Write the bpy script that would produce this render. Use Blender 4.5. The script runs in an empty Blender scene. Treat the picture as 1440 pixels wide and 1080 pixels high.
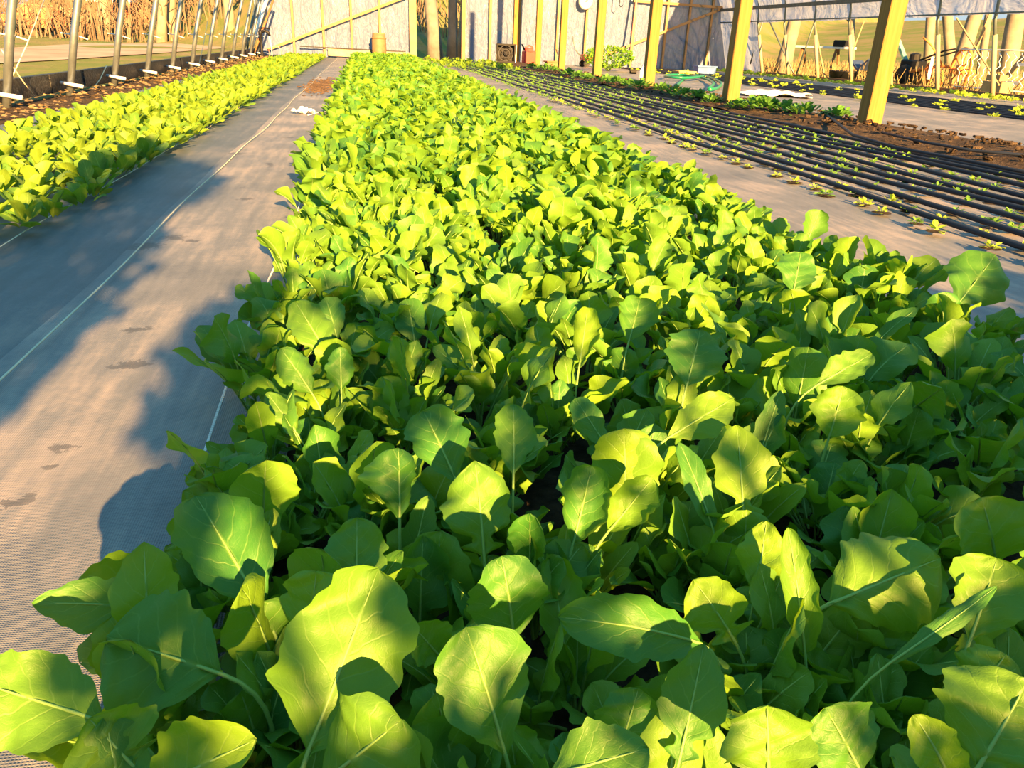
import bpy, math, random
import numpy as np
from mathutils import Vector, Matrix
rng = np.random.default_rng(11)
random.seed(5)
PI = math.pi
scn = bpy.context.scene
C = scn.collection

# ------------------------------------------------------------------ camera
CH = .6
FPX = 1080.0
yaw, pit, rol = .19223387, .41959117, .03956461
F_ = np.array([math.sin(yaw)*math.cos(pit), math.cos(yaw)*math.cos(pit), -math.sin(pit)])
R0 = np.array([math.cos(yaw), -math.sin(yaw), 0.0]); U0 = np.cross(R0, F_)
R_ = R0*math.cos(rol)+U0*math.sin(rol); U_ = -R0*math.sin(rol)+U0*math.cos(rol)
CAM = np.array([0, 0, CH])
cd = bpy.data.cameras.new('camera'); co = bpy.data.objects.new('camera', cd); C.objects.link(co)
cd.sensor_width = 36; cd.lens = 36*FPX/1440; cd.clip_start = .02; cd.clip_end = 500
M = Matrix.Identity(4)
for i in range(3):
    M[i][0] = R_[i]; M[i][1] = U_[i]; M[i][2] = -F_[i]
    M[i][3] = CAM[i]
co.matrix_world = M
scn.camera = co

def P(X, Y, Z):
    d = np.array([X, Y, Z])-CAM; w = d@F_
    if w < .05: return (-9999, -9999)
    return 720+FPX*(d@R_)/w, 540-FPX*(d@U_)/w
def ray(x, y): return F_+(x-720)/FPX*R_+(540-y)/FPX*U_
def at_z(x, y, z=0.0):
    d = ray(x, y); return CAM+d*((z-CH)/d[2])
def at_Y(x, y, Y):
    d = ray(x, y); return CAM+d*(Y/d[1])
def at_X(x, y, X):
    d = ray(x, y); return CAM+d*(X/d[0])

# ------------------------------------------------------------------ node helpers
def mat(name):
    m = bpy.data.materials.new(name); m.use_nodes = True; nt = m.node_tree; nt.nodes.clear()
    o = nt.nodes.new('ShaderNodeOutputMaterial')
    return m, nt, o
def nd(nt, t, ins=None, **kw):
    n = nt.nodes.new('ShaderNode'+t)
    for k, v in kw.items(): setattr(n, k, v)
    for k, v in (ins or {}).items():
        s = n.inputs[k]
        if isinstance(v, bpy.types.NodeSocket): nt.links.new(v, s)
        else: s.default_value = v
    return n
def mth(nt, op, a, b=0.0, c=0.0, clamp=False):
    n = nd(nt, 'Math', {0: a, 1: b, 2: c}, operation=op, use_clamp=clamp); return n.outputs[0]
def ramp(nt, f, stops):
    n = nd(nt, 'ValToRGB', {0: f}); cr = n.color_ramp
    cr.elements[0].position = stops[0][0]; cr.elements[0].color = (*stops[0][1], 1)
    cr.elements[1].position = stops[-1][0]; cr.elements[1].color = (*stops[-1][1], 1)
    for p, c in stops[1:-1]:
        e = cr.elements.new(p); e.color = (*c, 1)
    return n.outputs[0]
def mixc(nt, f, a, b, mode='MIX'):
    n = nd(nt, 'Mix', data_type='RGBA', blend_type=mode)
    for s, v in ((n.inputs[0], f), (n.inputs[6], a), (n.inputs[7], b)):
        if isinstance(v, bpy.types.NodeSocket): nt.links.new(v, s)
        else: s.default_value = v if not isinstance(v, tuple) else (*v, 1)[:4]
    return n.outputs[2]
def noise(nt, vec, scale, detail=3, rough=.55, dist=0):
    n = nd(nt, 'TexNoise', {'Scale': scale, 'Detail': detail, 'Roughness': rough, 'Distortion': dist})
    if vec is not None: nt.links.new(vec, n.inputs['Vector'])
    return n.outputs[0]
def objco(nt): return nd(nt, 'TexCoord').outputs['Object']
def geopos(nt): return nd(nt, 'NewGeometry').outputs['Position']
def mapping(nt, v, sc=(1, 1, 1)):
    return nd(nt, 'Mapping', {'Vector': v, 'Scale': sc}).outputs[0]
def bump(nt, h, s=.3, d=.01): return nd(nt, 'Bump', {'Height': h, 'Strength': s, 'Distance': d}).outputs[0]
def pbsdf(nt, o, col, rough=.6, nrm=None, metal=0, spec=.3, **kw):
    b = nd(nt, 'BsdfPrincipled', {'Roughness': rough, 'Metallic': metal, 'Specular IOR Level': spec})
    if isinstance(col, tuple): b.inputs['Base Color'].default_value = (*col, 1)
    else: nt.links.new(col, b.inputs['Base Color'])
    if nrm is not None: nt.links.new(nrm, b.inputs['Normal'])
    if o: nt.links.new(b.outputs[0], o.inputs[0])
    return b
def simple(name, col, rough=.6, metal=0, var=.25, scale=8, spec=.3, bmp=0):
    m, nt, o = mat(name); v = objco(nt)
    n = noise(nt, v, scale, 4)
    c = ramp(nt, n, [(.25, tuple(x*(1-var) for x in col)), (.75, tuple(min(1, x*(1+var)) for x in col))])
    pbsdf(nt, o, c, rough, bump(nt, noise(nt, v, scale*4, 3), bmp, .01) if bmp else None, metal, spec)
    return m

def leaf_mat(name, green, pale, trans, vein, rough=.5, nv=7.0, slant=.3, tf=.32):
    """leaf seen from both sides: veins and puckering follow the blade's own UV"""
    m, nt, o = mat(name)
    uv = nd(nt, 'UVMap').outputs[0]
    sp = nd(nt, 'SeparateXYZ', {0: uv}); u, v = sp.outputs[0], sp.outputs[1]
    a = mth(nt, 'ABSOLUTE', mth(nt, 'MULTIPLY', mth(nt, 'SUBTRACT', v, .5), 2.0))
    geo = nd(nt, 'NewGeometry'); oi = nd(nt, 'ObjectInfo')
    rnd = mth(nt, 'FRACT', mth(nt, 'ADD', geo.outputs['Random Per Island'], oi.outputs['Random']))
    wob = noise(nt, nd(nt, 'VectorMath', {0: uv, 1: oi.outputs['Random']}, operation='ADD').outputs[0], 5, 2)
    t = mth(nt, 'MULTIPLY', mth(nt, 'ADD', mth(nt, 'SUBTRACT', u, mth(nt, 'MULTIPLY', a, slant)), mth(nt, 'MULTIPLY', wob, .12)), nv)
    d = mth(nt, 'ABSOLUTE', mth(nt, 'SUBTRACT', mth(nt, 'FRACT', t), .5))
    side = mth(nt, 'MULTIPLY', mth(nt, 'SUBTRACT', 1, mth(nt, 'DIVIDE', d, .07), clamp=True), mth(nt, 'SUBTRACT', .75, mth(nt, 'MULTIPLY', a, .6)))
    mid = mth(nt, 'SUBTRACT', 1, mth(nt, 'DIVIDE', a, mth(nt, 'SUBTRACT', .11, mth(nt, 'MULTIPLY', u, .08))), clamp=True)
    net = nd(nt, 'TexVoronoi', {'Vector': uv, 'Scale': 26}, feature='DISTANCE_TO_EDGE').outputs[0]
    netm = mth(nt, 'MULTIPLY', mth(nt, 'SUBTRACT', 1, mth(nt, 'DIVIDE', net, .09), clamp=True), .10)
    vm = mth(nt, 'MAXIMUM', mth(nt, 'MAXIMUM', side, mid), netm)
    c0 = mixc(nt, ramp(nt, rnd, [(0, (0, 0, 0)), (1, (1, 1, 1))]), green, pale)
    c1 = mixc(nt, mth(nt, 'MULTIPLY', noise(nt, uv, 3.5, 3), .35), c0, pale)
    c1 = mixc(nt, mth(nt, 'MULTIPLY', geo.outputs['Backfacing'], .35), c1, tuple(min(1, x*1.5+.02) for x in pale))
    col = mixc(nt, mth(nt, 'MULTIPLY', vm, .55), c1, vein)
    hgt = mth(nt, 'ADD', mth(nt, 'MULTIPLY', mth(nt, 'SUBTRACT', 1, vm), .5), mth(nt, 'MULTIPLY', noise(nt, uv, 9, 3), .6))
    nrm = bump(nt, hgt, .3, .004)
    b = pbsdf(nt, None, col, rough, nrm, 0, .36)
    tc = mixc(nt, mth(nt, 'MULTIPLY', vm, .35), mixc(nt, rnd, trans, tuple(x*1.25 for x in trans)), vein)
    tr = nd(nt, 'BsdfTranslucent', {'Color': tc, 'Normal': nrm})
    mx = nd(nt, 'MixShader', {0: tf, 1: b.outputs[0], 2: tr.outputs[0]})
    nt.links.new(mx.outputs[0], o.inputs[0])
    return m

M_ARU = leaf_mat('arugula_leaf', (.020, .155, .028), (.150, .29, .016), (.22, .42, .006), (.26, .44, .09), nv=6.0)
M_RIB = simple('leaf_rib', (.21, .37, .09), .45, var=.1)
M_SPI = leaf_mat('spinach_leaf', (.05, .18, .02), (.18, .29, .02), (.24, .38, .008), (.4, .55, .1), nv=5, slant=.4)
M_YLW = leaf_mat('young_lettuce_leaf', (.25, .42, .04), (.42, .55, .06), (.6, .7, .03), (.6, .7, .2), nv=5)
M_SEED = leaf_mat('seedling_leaf', (.07, .20, .03), (.16, .33, .05), (.3, .45, .03), (.25, .4, .1), nv=4)
M_DRK = leaf_mat('dark_herb_leaf', (.05, .17, .03), (.11, .28, .05), (.2, .4, .03), (.2, .35, .1), nv=4)

# ------------------------------------------------------------------ mesh helpers
class MB:
    def __init__(s): s.v = []; s.f = []; s.n = 0
    def add(s, v, f):
        b = s.n; s.v += [tuple(map(float, x)) for x in v]; s.f += [tuple(i+b for i in q) for q in f]; s.n += len(v); return s
    def box(s, c, d, rot=None, bev=0):
        x, y, z = (q/2 for q in d); b = min(x, y, z)*bev
        if bev:
            v = []; 
            for sz in (-1, 1):
                for (px, py) in ((x-b, y), (x, y-b), (x, -y+b), (x-b, -y), (-x+b, -y), (-x, -y+b), (-x, y-b), (-x+b, y)):
                    v.append((px, py, sz*(z-b)))
            for sz in (-1, 1):
                for (px, py) in ((x-b, y-b), (x-b, -y+b), (-x+b, -y+b), (-x+b, y-b)): v.append((px, py, sz*z))
            f = [(i, (i+1) % 8, 8+(i+1) % 8, 8+i) for i in range(8)]
            for o, t in ((16, 0), (20, 8)):
                f += [(o, o+1, o+2, o+3)]
                f += [(o, t+0, t+1), (o, t+1, t+2, o+1), (o+1, t+2, t+3), (o+1, t+3, t+4, o+2), (o+2, t+4, t+5), (o+2, t+5, t+6, o+3), (o+3, t+6, t+7), (o+3, t+7, t+0, o)]
        else:
            v = [(i*x, j*y, k*z) for k in (-1, 1) for j in (-1, 1) for i in (-1, 1)]
            f = [(0, 1, 3, 2), (4, 6, 7, 5), (0, 4, 5, 1), (2, 3, 7, 6), (0, 2, 6, 4), (1, 5, 7, 3)]
        if rot is not None: v = [tuple(rot @ Vector(q)) for q in v]
        return s.add([(q[0]+c[0], q[1]+c[1], q[2]+c[2]) for q in v], f)
    def beam(s, a, b, w, h, bev=.15, up=(0, 0, 1)):
        a = Vector(a); b = Vector(b); d = b-a; L = d.length; d.normalize()
        u = Vector(up)
        if abs(d.dot(u)) > .98: u = Vector((0, 1, 0))
        x = d.cross(u).normalized(); y = x.cross(d).normalized()
        R = Matrix((x, y, d)).transposed()
        return s.box((a+b)/2, (w, h, L), R, bev)
    def tube(s, pts, r, n=8, cap=True, closed=False):
        pts = [Vector(p) for p in pts]; m = len(pts)
        rs = r if isinstance(r, (list, tuple, np.ndarray)) else [r]*m
        prev = None; v = []; f = []
        for i, p in enumerate(pts):
            if closed: t = pts[(i+1) % m]-pts[i-1]
            else: t = pts[min(i+1, m-1)]-pts[max(i-1, 0)]
            t = t.normalized() if t.length > 1e-9 else Vector((0, 0, 1))
            if prev is None:
                a = Vector((0, 0, 1)) if abs(t.z) < .9 else Vector((1, 0, 0))
                x = t.cross(a).normalized()
            else:
                x = (prev-t*prev.dot(t)); x = x.normalized() if x.length > 1e-6 else t.orthogonal().normalized()
            prev = x; y = t.cross(x)
            for k in range(n):
                q = 2*PI*k/n; v.append(tuple(p+(x*math.cos(q)+y*math.sin(q))*rs[i]))
        for i in range(m if closed else m-1):
            j = (i+1) % m
            for k in range(n): f.append((i*n+k, i*n+(k+1) % n, j*n+(k+1) % n, j*n+k))
        if cap and not closed:
            f.append(tuple(range(n))[::-1]); f.append(tuple((m-1)*n+k for k in range(n)))
        return s.add(v, f)
    def lathe(s, prof, c=(0, 0, 0), n=20, rot=None):
        v = []; f = []
        for (r, z) in prof:
            for k in range(n): v.append(Vector((r*math.cos(2*PI*k/n), r*math.sin(2*PI*k/n), z)))
        for i in range(len(prof)-1):
            for k in range(n): f.append((i*n+k, i*n+(k+1) % n, (i+1)*n+(k+1) % n, (i+1)*n+k))
        if prof[0][0] > 1e-5: f.append(tuple(range(n))[::-1])
        if prof[-1][0] > 1e-5: f.append(tuple((len(prof)-1)*n+k for k in range(n)))
        if rot is not None: v = [rot @ q for q in v]
        return s.add([(q[0]+c[0], q[1]+c[1], q[2]+c[2]) for q in v], f)
    def build(s, name, m, parent=None, smooth=False, off=None):
        v = np.array(s.v, dtype=float)
        if off is not None: v = v-np.array(off)
        return link(mesh(name, v, s.f, m, smooth), name, parent)
def mesh(name, v, f, m, smooth=True, uv=None):
    me = bpy.data.meshes.new(name)
    me.from_pydata([tuple(x) for x in np.asarray(v)], [], [tuple(int(i) for i in q) for q in f])
    if m: me.materials.append(m)
    if smooth: me.polygons.foreach_set('use_smooth', [True]*len(me.polygons))
    if uv is not None:
        ul = me.uv_layers.new(name='UVMap'); li = np.empty(len(me.loops), dtype=np.int32); me.loops.foreach_get('vertex_index', li)
        ul.data.foreach_set('uv', np.asarray(uv)[li].ravel())
    me.update(); return me
def qmesh(name, V, Q, UV, m):
    """all-quad mesh straight from arrays"""
    me = bpy.data.meshes.new(name); V = np.asarray(V, dtype=np.float32); Q = np.asarray(Q, dtype=np.int32)
    me.vertices.add(len(V)); me.vertices.foreach_set('co', V.ravel())
    me.loops.add(Q.size); me.loops.foreach_set('vertex_index', Q.ravel())
    me.polygons.add(len(Q)); me.polygons.foreach_set('loop_start', np.arange(0, Q.size, 4, dtype=np.int32))
    me.polygons.foreach_set('use_smooth', np.ones(len(Q), dtype=bool))
    if UV is not None:
        ul = me.uv_layers.new(name='UVMap'); ul.data.foreach_set('uv', np.asarray(UV, dtype=np.float32)[Q.ravel()].ravel())
    me.materials.append(m); me.update(calc_edges=True); me.validate(); return me
def link(me, name, parent=None):
    o = bpy.data.objects.new(name, me); C.objects.link(o)
    if parent: o.parent = parent
    return o
def tag(o, label=None, cat=None, group=None, kind=None):
    if label: o['label'] = label
    if cat: o['category'] = cat
    if group: o['group'] = group
    if kind: o['kind'] = kind
    return o
def thing(name, label, cat, loc=(0, 0, 0), rz=0, group=None):
    o = bpy.data.objects.new(name, None); C.objects.link(o); o.location = loc; o.rotation_euler = (0, 0, rz)
    return tag(o, label, cat, group)
ORD = ['first', 'second', 'third', 'fourth', 'fifth', 'sixth', 'seventh', 'eighth', 'ninth', 'tenth', 'eleventh', 'twelfth', 'thirteenth']

# ------------------------------------------------------------------ leaves
def blade(Pt, S, N, w, fold=.25, wave=.0, freq=9., ph=0., nv=8, curl=0., rough=0., seed=0):
    """grid blade along a spine; w = half width per spine point"""
    n = len(Pt)-1; u = np.linspace(0, 1, n+1); vs = np.linspace(-1, 1, nv+1)
    V = np.zeros((n+1, nv+1, 3)); r = np.random.default_rng(seed)
    pp = r.uniform(0, 6.28, 6); r_f = r.uniform([5, 5, 17], [9, 9, 25])
    for j, v in enumerate(vs):
        a = abs(v); sg = 1 if v > 0 else -1
        ang = fold*a+curl*a*a
        out = w*a*math.cos(ang*.8); lift = w*a*math.sin(ang)
        ws = 1+a**2*(.065*np.sin(u*r_f[0 if sg > 0 else 1]+pp[3]+sg)+.055*np.sin(u*r_f[2]+pp[4]*sg)+.03*np.sin(u*43+pp[5]*sg))
        out = out*ws
        z = lift+wave*a**1.6*np.sin(freq*u+ph+(1.7 if sg > 0 else 0))*w.max()*np.minimum(1, w/w.max()+.2)
        z = z+rough*w.max()*(np.sin(17*u+3*v+pp[0])*np.cos(6*v+pp[1])+.6*np.sin(27*u-5*v+pp[2]))*.5
        V[:, j] = Pt+S*(sg*out)[:, None]+N*z[:, None]
    idx = np.arange((n+1)*(nv+1)).reshape(n+1, nv+1)
    Q = np.stack([idx[:-1, :-1], idx[:-1, 1:], idx[1:, 1:], idx[1:, :-1]], -1).reshape(-1, 4)
    UV = np.stack(np.meshgrid(u, (vs+1)/2, indexing='ij'), -1).reshape(-1, 2)
    return V.reshape(-1, 3), Q, UV
def profile(kind, n, W, r):
    u = np.linspace(0, 1, n+1)
    if kind == 'round': w = np.sin(PI*u**1.22)**(.85-.38*u)
    elif kind == 'oval': w = np.sin(PI*u**1.08)**(.95-.42*u)
    elif kind == 'paddle': w = np.sin(PI*u**1.45)**(.85-.4*u)*(.6+.4*u)*1.12+.10*np.sin(PI*u)
    elif kind == 'strap': w = np.sin(PI*u**1.0)**.55*.75
    else:                                   # lobed: side lobes near the base, big end lobe
        w = np.sin(PI*np.clip((u-.18)/.82, 0, 1)**.9)**.7
        for c, h, s in ((.16+r.uniform(-.02, .03), r.uniform(.55, .8), .055), (.36+r.uniform(-.03, .03), r.uniform(.1, .35), .05)):
            w = np.maximum(w, h*np.exp(-((u-c)/s)**2))
        w = np.maximum(w, .10*(1-u))
        w = w*(1-.55*np.exp(-((u-.27)/.045)**2))
    w = w+.035*np.sin(u*r.uniform(24, 34)+r.uniform(0, 6))*w+.02*np.sin(u*57+r.uniform(0, 6))*w
    w[0] = .05; w[-1] = .02
    return w*W/2
def frames(Pt, hint):
    T = np.gradient(Pt, axis=0); T /= np.linalg.norm(T, axis=1)[:, None]
    N = hint-(T*(T@hint)[:, None]); nn = np.linalg.norm(N, axis=1)[:, None]; N = N/np.maximum(nn, 1e-6)
    S = np.cross(T, N); return T, S, N
def tube_q(Pt, rad, n=5):
    T, S, N = frames(Pt, np.array([.31, .2, .93]))
    k = np.arange(n)*2*PI/n
    V = Pt[:, None, :]+(S[:, None, :]*np.cos(k)[None, :, None]+N[:, None, :]*np.sin(k)[None, :, None])*rad[:, None, None]
    m = len(Pt); idx = np.arange(m*n).reshape(m, n); nx = np.roll(idx, -1, 1)
    Q = np.stack([idx[:-1], nx[:-1], nx[1:], idx[1:]], -1).reshape(-1, 4)
    return V.reshape(-1, 3), Q
def make_leaf(r, kind, Lb, Lp, W, th0, th1, az, n, nv, roll=0., root=(0, 0, 0), fold=None, wave=None, rough=.05):
    """petiole Lp then blade Lb on one bending spine; returns blade and rib arrays"""
    ns = max(4, n//3); tot = Lp+Lb
    s = np.concatenate([np.linspace(0, Lp, ns, endpoint=False), np.linspace(Lp, tot, n+1)])
    th = th0+(th1-th0)*(s/tot)**1.6
    ds = np.diff(s, prepend=0)
    x = np.cumsum(np.sin(th)*ds); z = np.cumsum(np.cos(th)*ds)
    ca, sa = math.cos(az), math.sin(az)
    bow = r.uniform(-.12, .12)*tot*(s/tot)**2
    Pt = np.stack([x*ca-bow*sa, x*sa+bow*ca, z], 1)+np.array(root)
    T = np.gradient(Pt, axis=0); T /= np.linalg.norm(T, axis=1)[:, None]
    S0 = np.array([-sa, ca, 0.]); N = np.cross(S0[None].repeat(len(Pt), 0), T)*-1
    N = np.where((N@np.array([-ca, -sa, .6]))[:, None] < 0, -N, N); N /= np.linalg.norm(N, axis=1)[:, None]
    S = np.cross(T, N)
    cr, sr = math.cos(roll), math.sin(roll); S, N = S*cr+N*sr, N*cr-S*sr
    w = profile(kind, n, W, r)
    B = blade(Pt[ns:], S[ns:], N[ns:], w, r.uniform(.05, .5) if fold is None else fold, r.uniform(.12, .38) if wave is None else wave,
              r.uniform(6, 13), r.uniform(0, 6), nv, r.uniform(-.5, .5), rough, int(r.integers(1e6)))
    k = np.linspace(0, 1, len(Pt)); st = 2 if n > 12 else 1
    rad = np.where(np.arange(len(s)) < ns, .0019, .0012*(1-np.clip((s-Lp)/Lb, 0, 1))**.8+.0003)*(W/.055)**.5
    sel = list(range(0, len(Pt)-1, st)); Rb = tube_q(Pt[sel], rad[sel], 5)
    return B, Rb
KINDS_A = ['round', 'oval', 'paddle', 'paddle', 'lobed', 'lobed', 'oval', 'strap', 'paddle']
def join(parts):
    V = []; Q = []; UV = []; b = 0
    for p in parts:
        V.append(p[0]); Q.append(p[1]+b); b += len(p[0])
        if len(p) > 2: UV.append(p[2])
    return np.concatenate(V), np.concatenate(Q), (np.concatenate(UV) if UV else None)
def arugula_leaf(r, n, nv, size=1., low=False):
    k = KINDS_A[int(r.integers(len(KINDS_A)))]
    Lb = r.uniform(.065, .105)*size; W = Lb*{'round': .82, 'oval': .6, 'paddle': .66, 'lobed': .62, 'strap': .5}[k]*r.uniform(.85, 1.1)
    Lp = r.uniform(.04, .10)*size*(.6 if low else 1)
    th0 = r.uniform(.05, .45)+(.4 if low else 0); th1 = th0+r.uniform(.1, 1.25)
    return make_leaf(r, k, Lb, Lp, W, th0, th1, 0, n, nv, r.uniform(-.5, .5))
def arugula_plant_arrays(r, n, nv, nl=9, size=1., ribs=True):
    Bs = []; Rs = []
    for i in range(nl):
        k = KINDS_A[int(r.integers(len(KINDS_A)))]
        Lb = r.uniform(.06, .10)*size; W = Lb*{'round': .82, 'oval': .62, 'paddle': .68, 'lobed': .62, 'strap': .52}[k]*r.uniform(.85, 1.1)
        Lp = r.uniform(.03, .10)*size
        th0 = r.uniform(.0, .55); th1 = th0+r.uniform(.1, 1.2)
        az = i*2.4+r.uniform(-.4, .4); q = r.uniform(0, .02)
        B, Rb = make_leaf(r, k, Lb, Lp, W, th0, th1, az, n, nv, r.uniform(-.5, .5), (q*math.cos(az), q*math.sin(az), -.004))
        Bs.append(B); Rs.append(Rb)
    return join(Bs), join(Rs)

# leaf library for the nearest plants (leaf > midrib)
LIB = []
for i in range(22):
    B, Rb = arugula_leaf(rng, 24, 8, 1.0, i % 4 == 0)
    LIB.append((qmesh('leaf', *B, M_ARU), qmesh('midrib', *Rb, None, M_RIB)))

GA = 'arugula plants crowding the centre bed'
def leafobj(parent, B, Rb, shared=None):
    if shared: mb, mr = shared
    else: mb, mr = qmesh('leaf', *B, M_ARU), qmesh('midrib', *Rb, None, M_RIB)
    a = link(mb, 'leaf', parent); b = link(mr, 'midrib', a); return a

# hero leaves: blade base px, tip px, width px, shape, z of base, z of tip, convex bend, roll
HERO = [
 ((432, 1062), (532, 800), 168, 'oval', .145, .235, .06, 0, 'arugula plant with the big bright yellow sunlit leaf at the bottom edge'),
 ((312, 948), (150, 895), 150, 'round', .13, .16, .05, 0, 'arugula plant with a round green leaf near the bottom left corner'),
 ((150, 1016), (-45, 955), 108, 'oval', .12, .15, .03, 0, 'arugula plant whose leaf reaches off the left edge over the path'),
 ((372, 862), (275, 697), 112, 'oval', .12, .19, .07, 0, 'arugula plant with an upright yellow green leaf leaning left beside the path'),
 ((432, 915), (445, 803), 98, 'paddle', .12, .19, .05, .4, 'arugula plant with a dark leaf left of the big yellow leaf'),
 ((712, 1066), (655, 882), 122, 'paddle', .12, .21, .08, 0, 'arugula plant with a mid green puckered leaf right of the big yellow leaf'),
 ((455, 1100), (565, 1012), 150, 'round', .14, .20, .06, 0, 'arugula plant with a round dark leaf in front of the big yellow leaf'),
 ((215, 1110), (360, 1040), 120, 'oval', .15, .20, .08, .2, 'arugula plant with a half sunlit leaf at the bottom left of the photo'),
 ((190, 1080), (125, 1010), 110, 'lobed', .12, .16, .04, 0, 'arugula plant with a bluish leaf below the round leaf at the left'),
 ((722, 900), (705, 782), 110, 'round', .12, .20, .12, 0, 'arugula plant with a pale rounded leaf in the lower middle of the bed'),
 ((985, 905), (785, 868), 82, 'oval', .15, .17, .28, .2, 'arugula plant with a large blue green leaf arching over to the left'),
 ((1132, 918), (1108, 742), 70, 'strap', .12, .21, .05, 0, 'arugula plant with a long narrow yellow upright leaf at lower right'),
 ((1165, 850), (1322, 785), 138, 'round', .15, .19, .05, 0, 'arugula plant with the largest flat dark green leaf at lower right'),
 ((1252, 932), (1402, 824), 30, 'strap', .16, .21, .10, .3, 'arugula plant with a thin curved yellow leaf edge at lower right'),
 ((1080, 1100), (1078, 992), 118, 'round', .17, .22, .04, 0, 'arugula plant with a pale yellow leaf on the bottom edge right of centre'),
 ((770, 1092), (912, 1052), 92, 'oval', .19, .21, .10, .2, 'arugula plant with a flat yellow leaf lying along the bottom edge'),
 ((1362, 905), (1402, 785), 92, 'paddle', .15, .21, .05, 0, 'arugula plant with a scalloped green leaf near the right edge'),
 ((1375, 1080), (1446, 955), 150, 'oval', .16, .21, .05, 0, 'arugula plant with a broad green leaf in the bottom right corner'),
 ((1335, 1095), (1285, 1005), 80, 'strap', .17, .21, .10, .3, 'arugula plant with a crumpled yellow leaf near the bottom right corner'),
 ((1365, 985), (1415, 920), 82, 'round', .15, .19, .05, 0, 'arugula plant with a small round leaf above the bottom right corner'),
 ((1215, 1095), (1160, 995), 92, 'paddle', .15, .19, .06, 0, 'arugula plant with a half yellow leaf on the bottom edge at right'),
 ((500, 842), (502, 728), 86, 'oval', .12, .18, .05, 0, 'arugula plant with a plain dark oval leaf behind the big yellow leaf'),
 ((562, 735), (560, 630), 84, 'paddle', .12, .19, .05, -.4, 'arugula plant with a folded leaf lit along one side, left of centre'),
 ((682, 795), (668, 648), 104, 'lobed', .11, .20, .05, 0, 'arugula plant with a tall lobed upright leaf near the middle'),
 ((645, 685), (595, 578), 84, 'paddle', .12, .19, .10, 0, 'arugula plant with a leaf bowing left, just left of the middle'),
 ((722, 668), (722, 568), 60, 'oval', .12, .18, .04, 0, 'arugula plant with a narrow oval dark leaf near the middle'),
 ((805, 768), (832, 655), 86, 'round', .11, .18, .05, 0, 'arugula plant with a grey green oval leaf with a pale midrib'),
 ((855, 748), (918, 672), 68, 'round', .12, .18, .05, 0, 'arugula plant with a short leaf leaning right beside the grey green one'),
 ((1046, 745), (1036, 598), 76, 'lobed', .11, .20, .05, 0, 'arugula plant with a lobed leaf, half yellow, right of the middle'),
 ((1002, 742), (955, 622), 48, 'strap', .12, .19, .08, 0, 'arugula plant with a slim yellow leaf beside the lobed leaf'),
 ((938, 617), (1032, 560), 58, 'oval', .16, .20, .10, .2, 'arugula plant with a yellow leaf lying sideways right of the middle'),
 ((965, 545), (985, 463), 82, 'round', .14, .21, .05, 0, 'arugula plant with a broad pale yellow leaf in the middle right'),
 ((815, 512), (826, 433), 48, 'oval', .14, .21, .04, 0, 'arugula plant with a whitish backed leaf above the middle'),
 ((884, 482), (900, 420), 62, 'round', .14, .20, .05, 0, 'arugula plant with a yellow topped leaf above the middle'),
 ((1165, 618), (1186, 543), 68, 'round', .13, .20, .05, 0, 'arugula plant with a pale yellow fan leaf on the right'),
 ((1148, 542), (1226, 498), 42, 'oval', .16, .20, .08, .2, 'arugula plant with a yellow leaf lying flat on the right'),
 ((1345, 430), (1400, 358), 72, 'round', .13, .22, .04, 0, 'arugula plant with a large green leaf at the upper right edge'),
 ((1115, 412), (1126, 355), 52, 'round', .14, .21, .05, 0, 'arugula plant with a round yellow leaf near the right edge of the bed'),
 ((462, 502), (415, 424), 56, 'oval', .11, .18, .06, 0, 'arugula plant with a yellow leaf on the left side of the bed'),
 ((440, 555), (395, 490), 52, 'round', .11, .17, .06, 0, 'arugula plant with a bright fan of leaves on the left side'),
 ((480, 550), (478, 488), 42, 'oval', .12, .18, .04, 0, 'arugula plant with a paddle leaf right of the bright fan'),
 ((418, 610), (375, 552), 40, 'oval', .09, .14, .06, 0, 'arugula plant with a small half yellow leaf by the path edge'),
 ((1062, 835), (1078, 733), 58, 'oval', .12, .18, .05, .3, 'arugula plant with a creased leaf left of the long yellow one'),
 ((1035, 905), (975, 815), 84, 'lobed', .11, .16, .10, .3, 'arugula plant with a blue green leaf and a lit flap, lower right'),
 ((950, 1090), (990, 905), 84, 'lobed', .12, .19, .05, 0, 'arugula plant with a nibbled lobed leaf and thick pale rib'),
 ((868, 1062), (898, 968), 84, 'round', .11, .16, .05, 0, 'arugula plant with a dark round leaf above the bottom flat leaf'),
 ((235, 855), (45, 848), 62, 'lobed', .09, .13, .14, 0, 'arugula plant with a leaf pointing left across the path'),
 ((245, 815), (105, 832), 84, 'oval', .07, .10, .10, 0, 'arugula plant with dark leaves spreading over the path edge'),
 ((300, 825), (232, 775), 62, 'round', .07, .11, .06, 0, 'arugula plant tucked behind the leaning yellow green leaf'),
 ((345, 735), (258, 690), 70, 'lobed', .06, .10, .08, 0, 'arugula plant with lobed leaves at the left edge, mid photo'),
 ((400, 705), (318, 650), 72, 'paddle', .07, .12, .10, 0, 'arugula plant with a dull green leaf above the leaning yellow one'),
 ((745, 800), (745, 722), 58, 'paddle', .12, .19, .03, .5, 'arugula plant with a pointed grey green leaf in the lower middle'),
 ((860, 640), (808, 560), 40, 'paddle', .13, .19, .05, 0, 'arugula plant with a ruffled yellow leaf above the middle'),
 ((1290, 570), (1325, 545), 60, 'round', .13, .18, .05, 0, 'arugula plant with a pale rounded leaf near the right edge'),
 ((1400, 800), (1380, 700), 90, 'paddle', .12, .20, .08, 0, 'arugula plant with a dappled leaf at the right edge'),
 ((620, 925), (580, 880), 70, 'round', .10, .14, .05, 0, 'arugula plant with a half lit leaf right behind the big yellow leaf'),
]
roots = []
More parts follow.
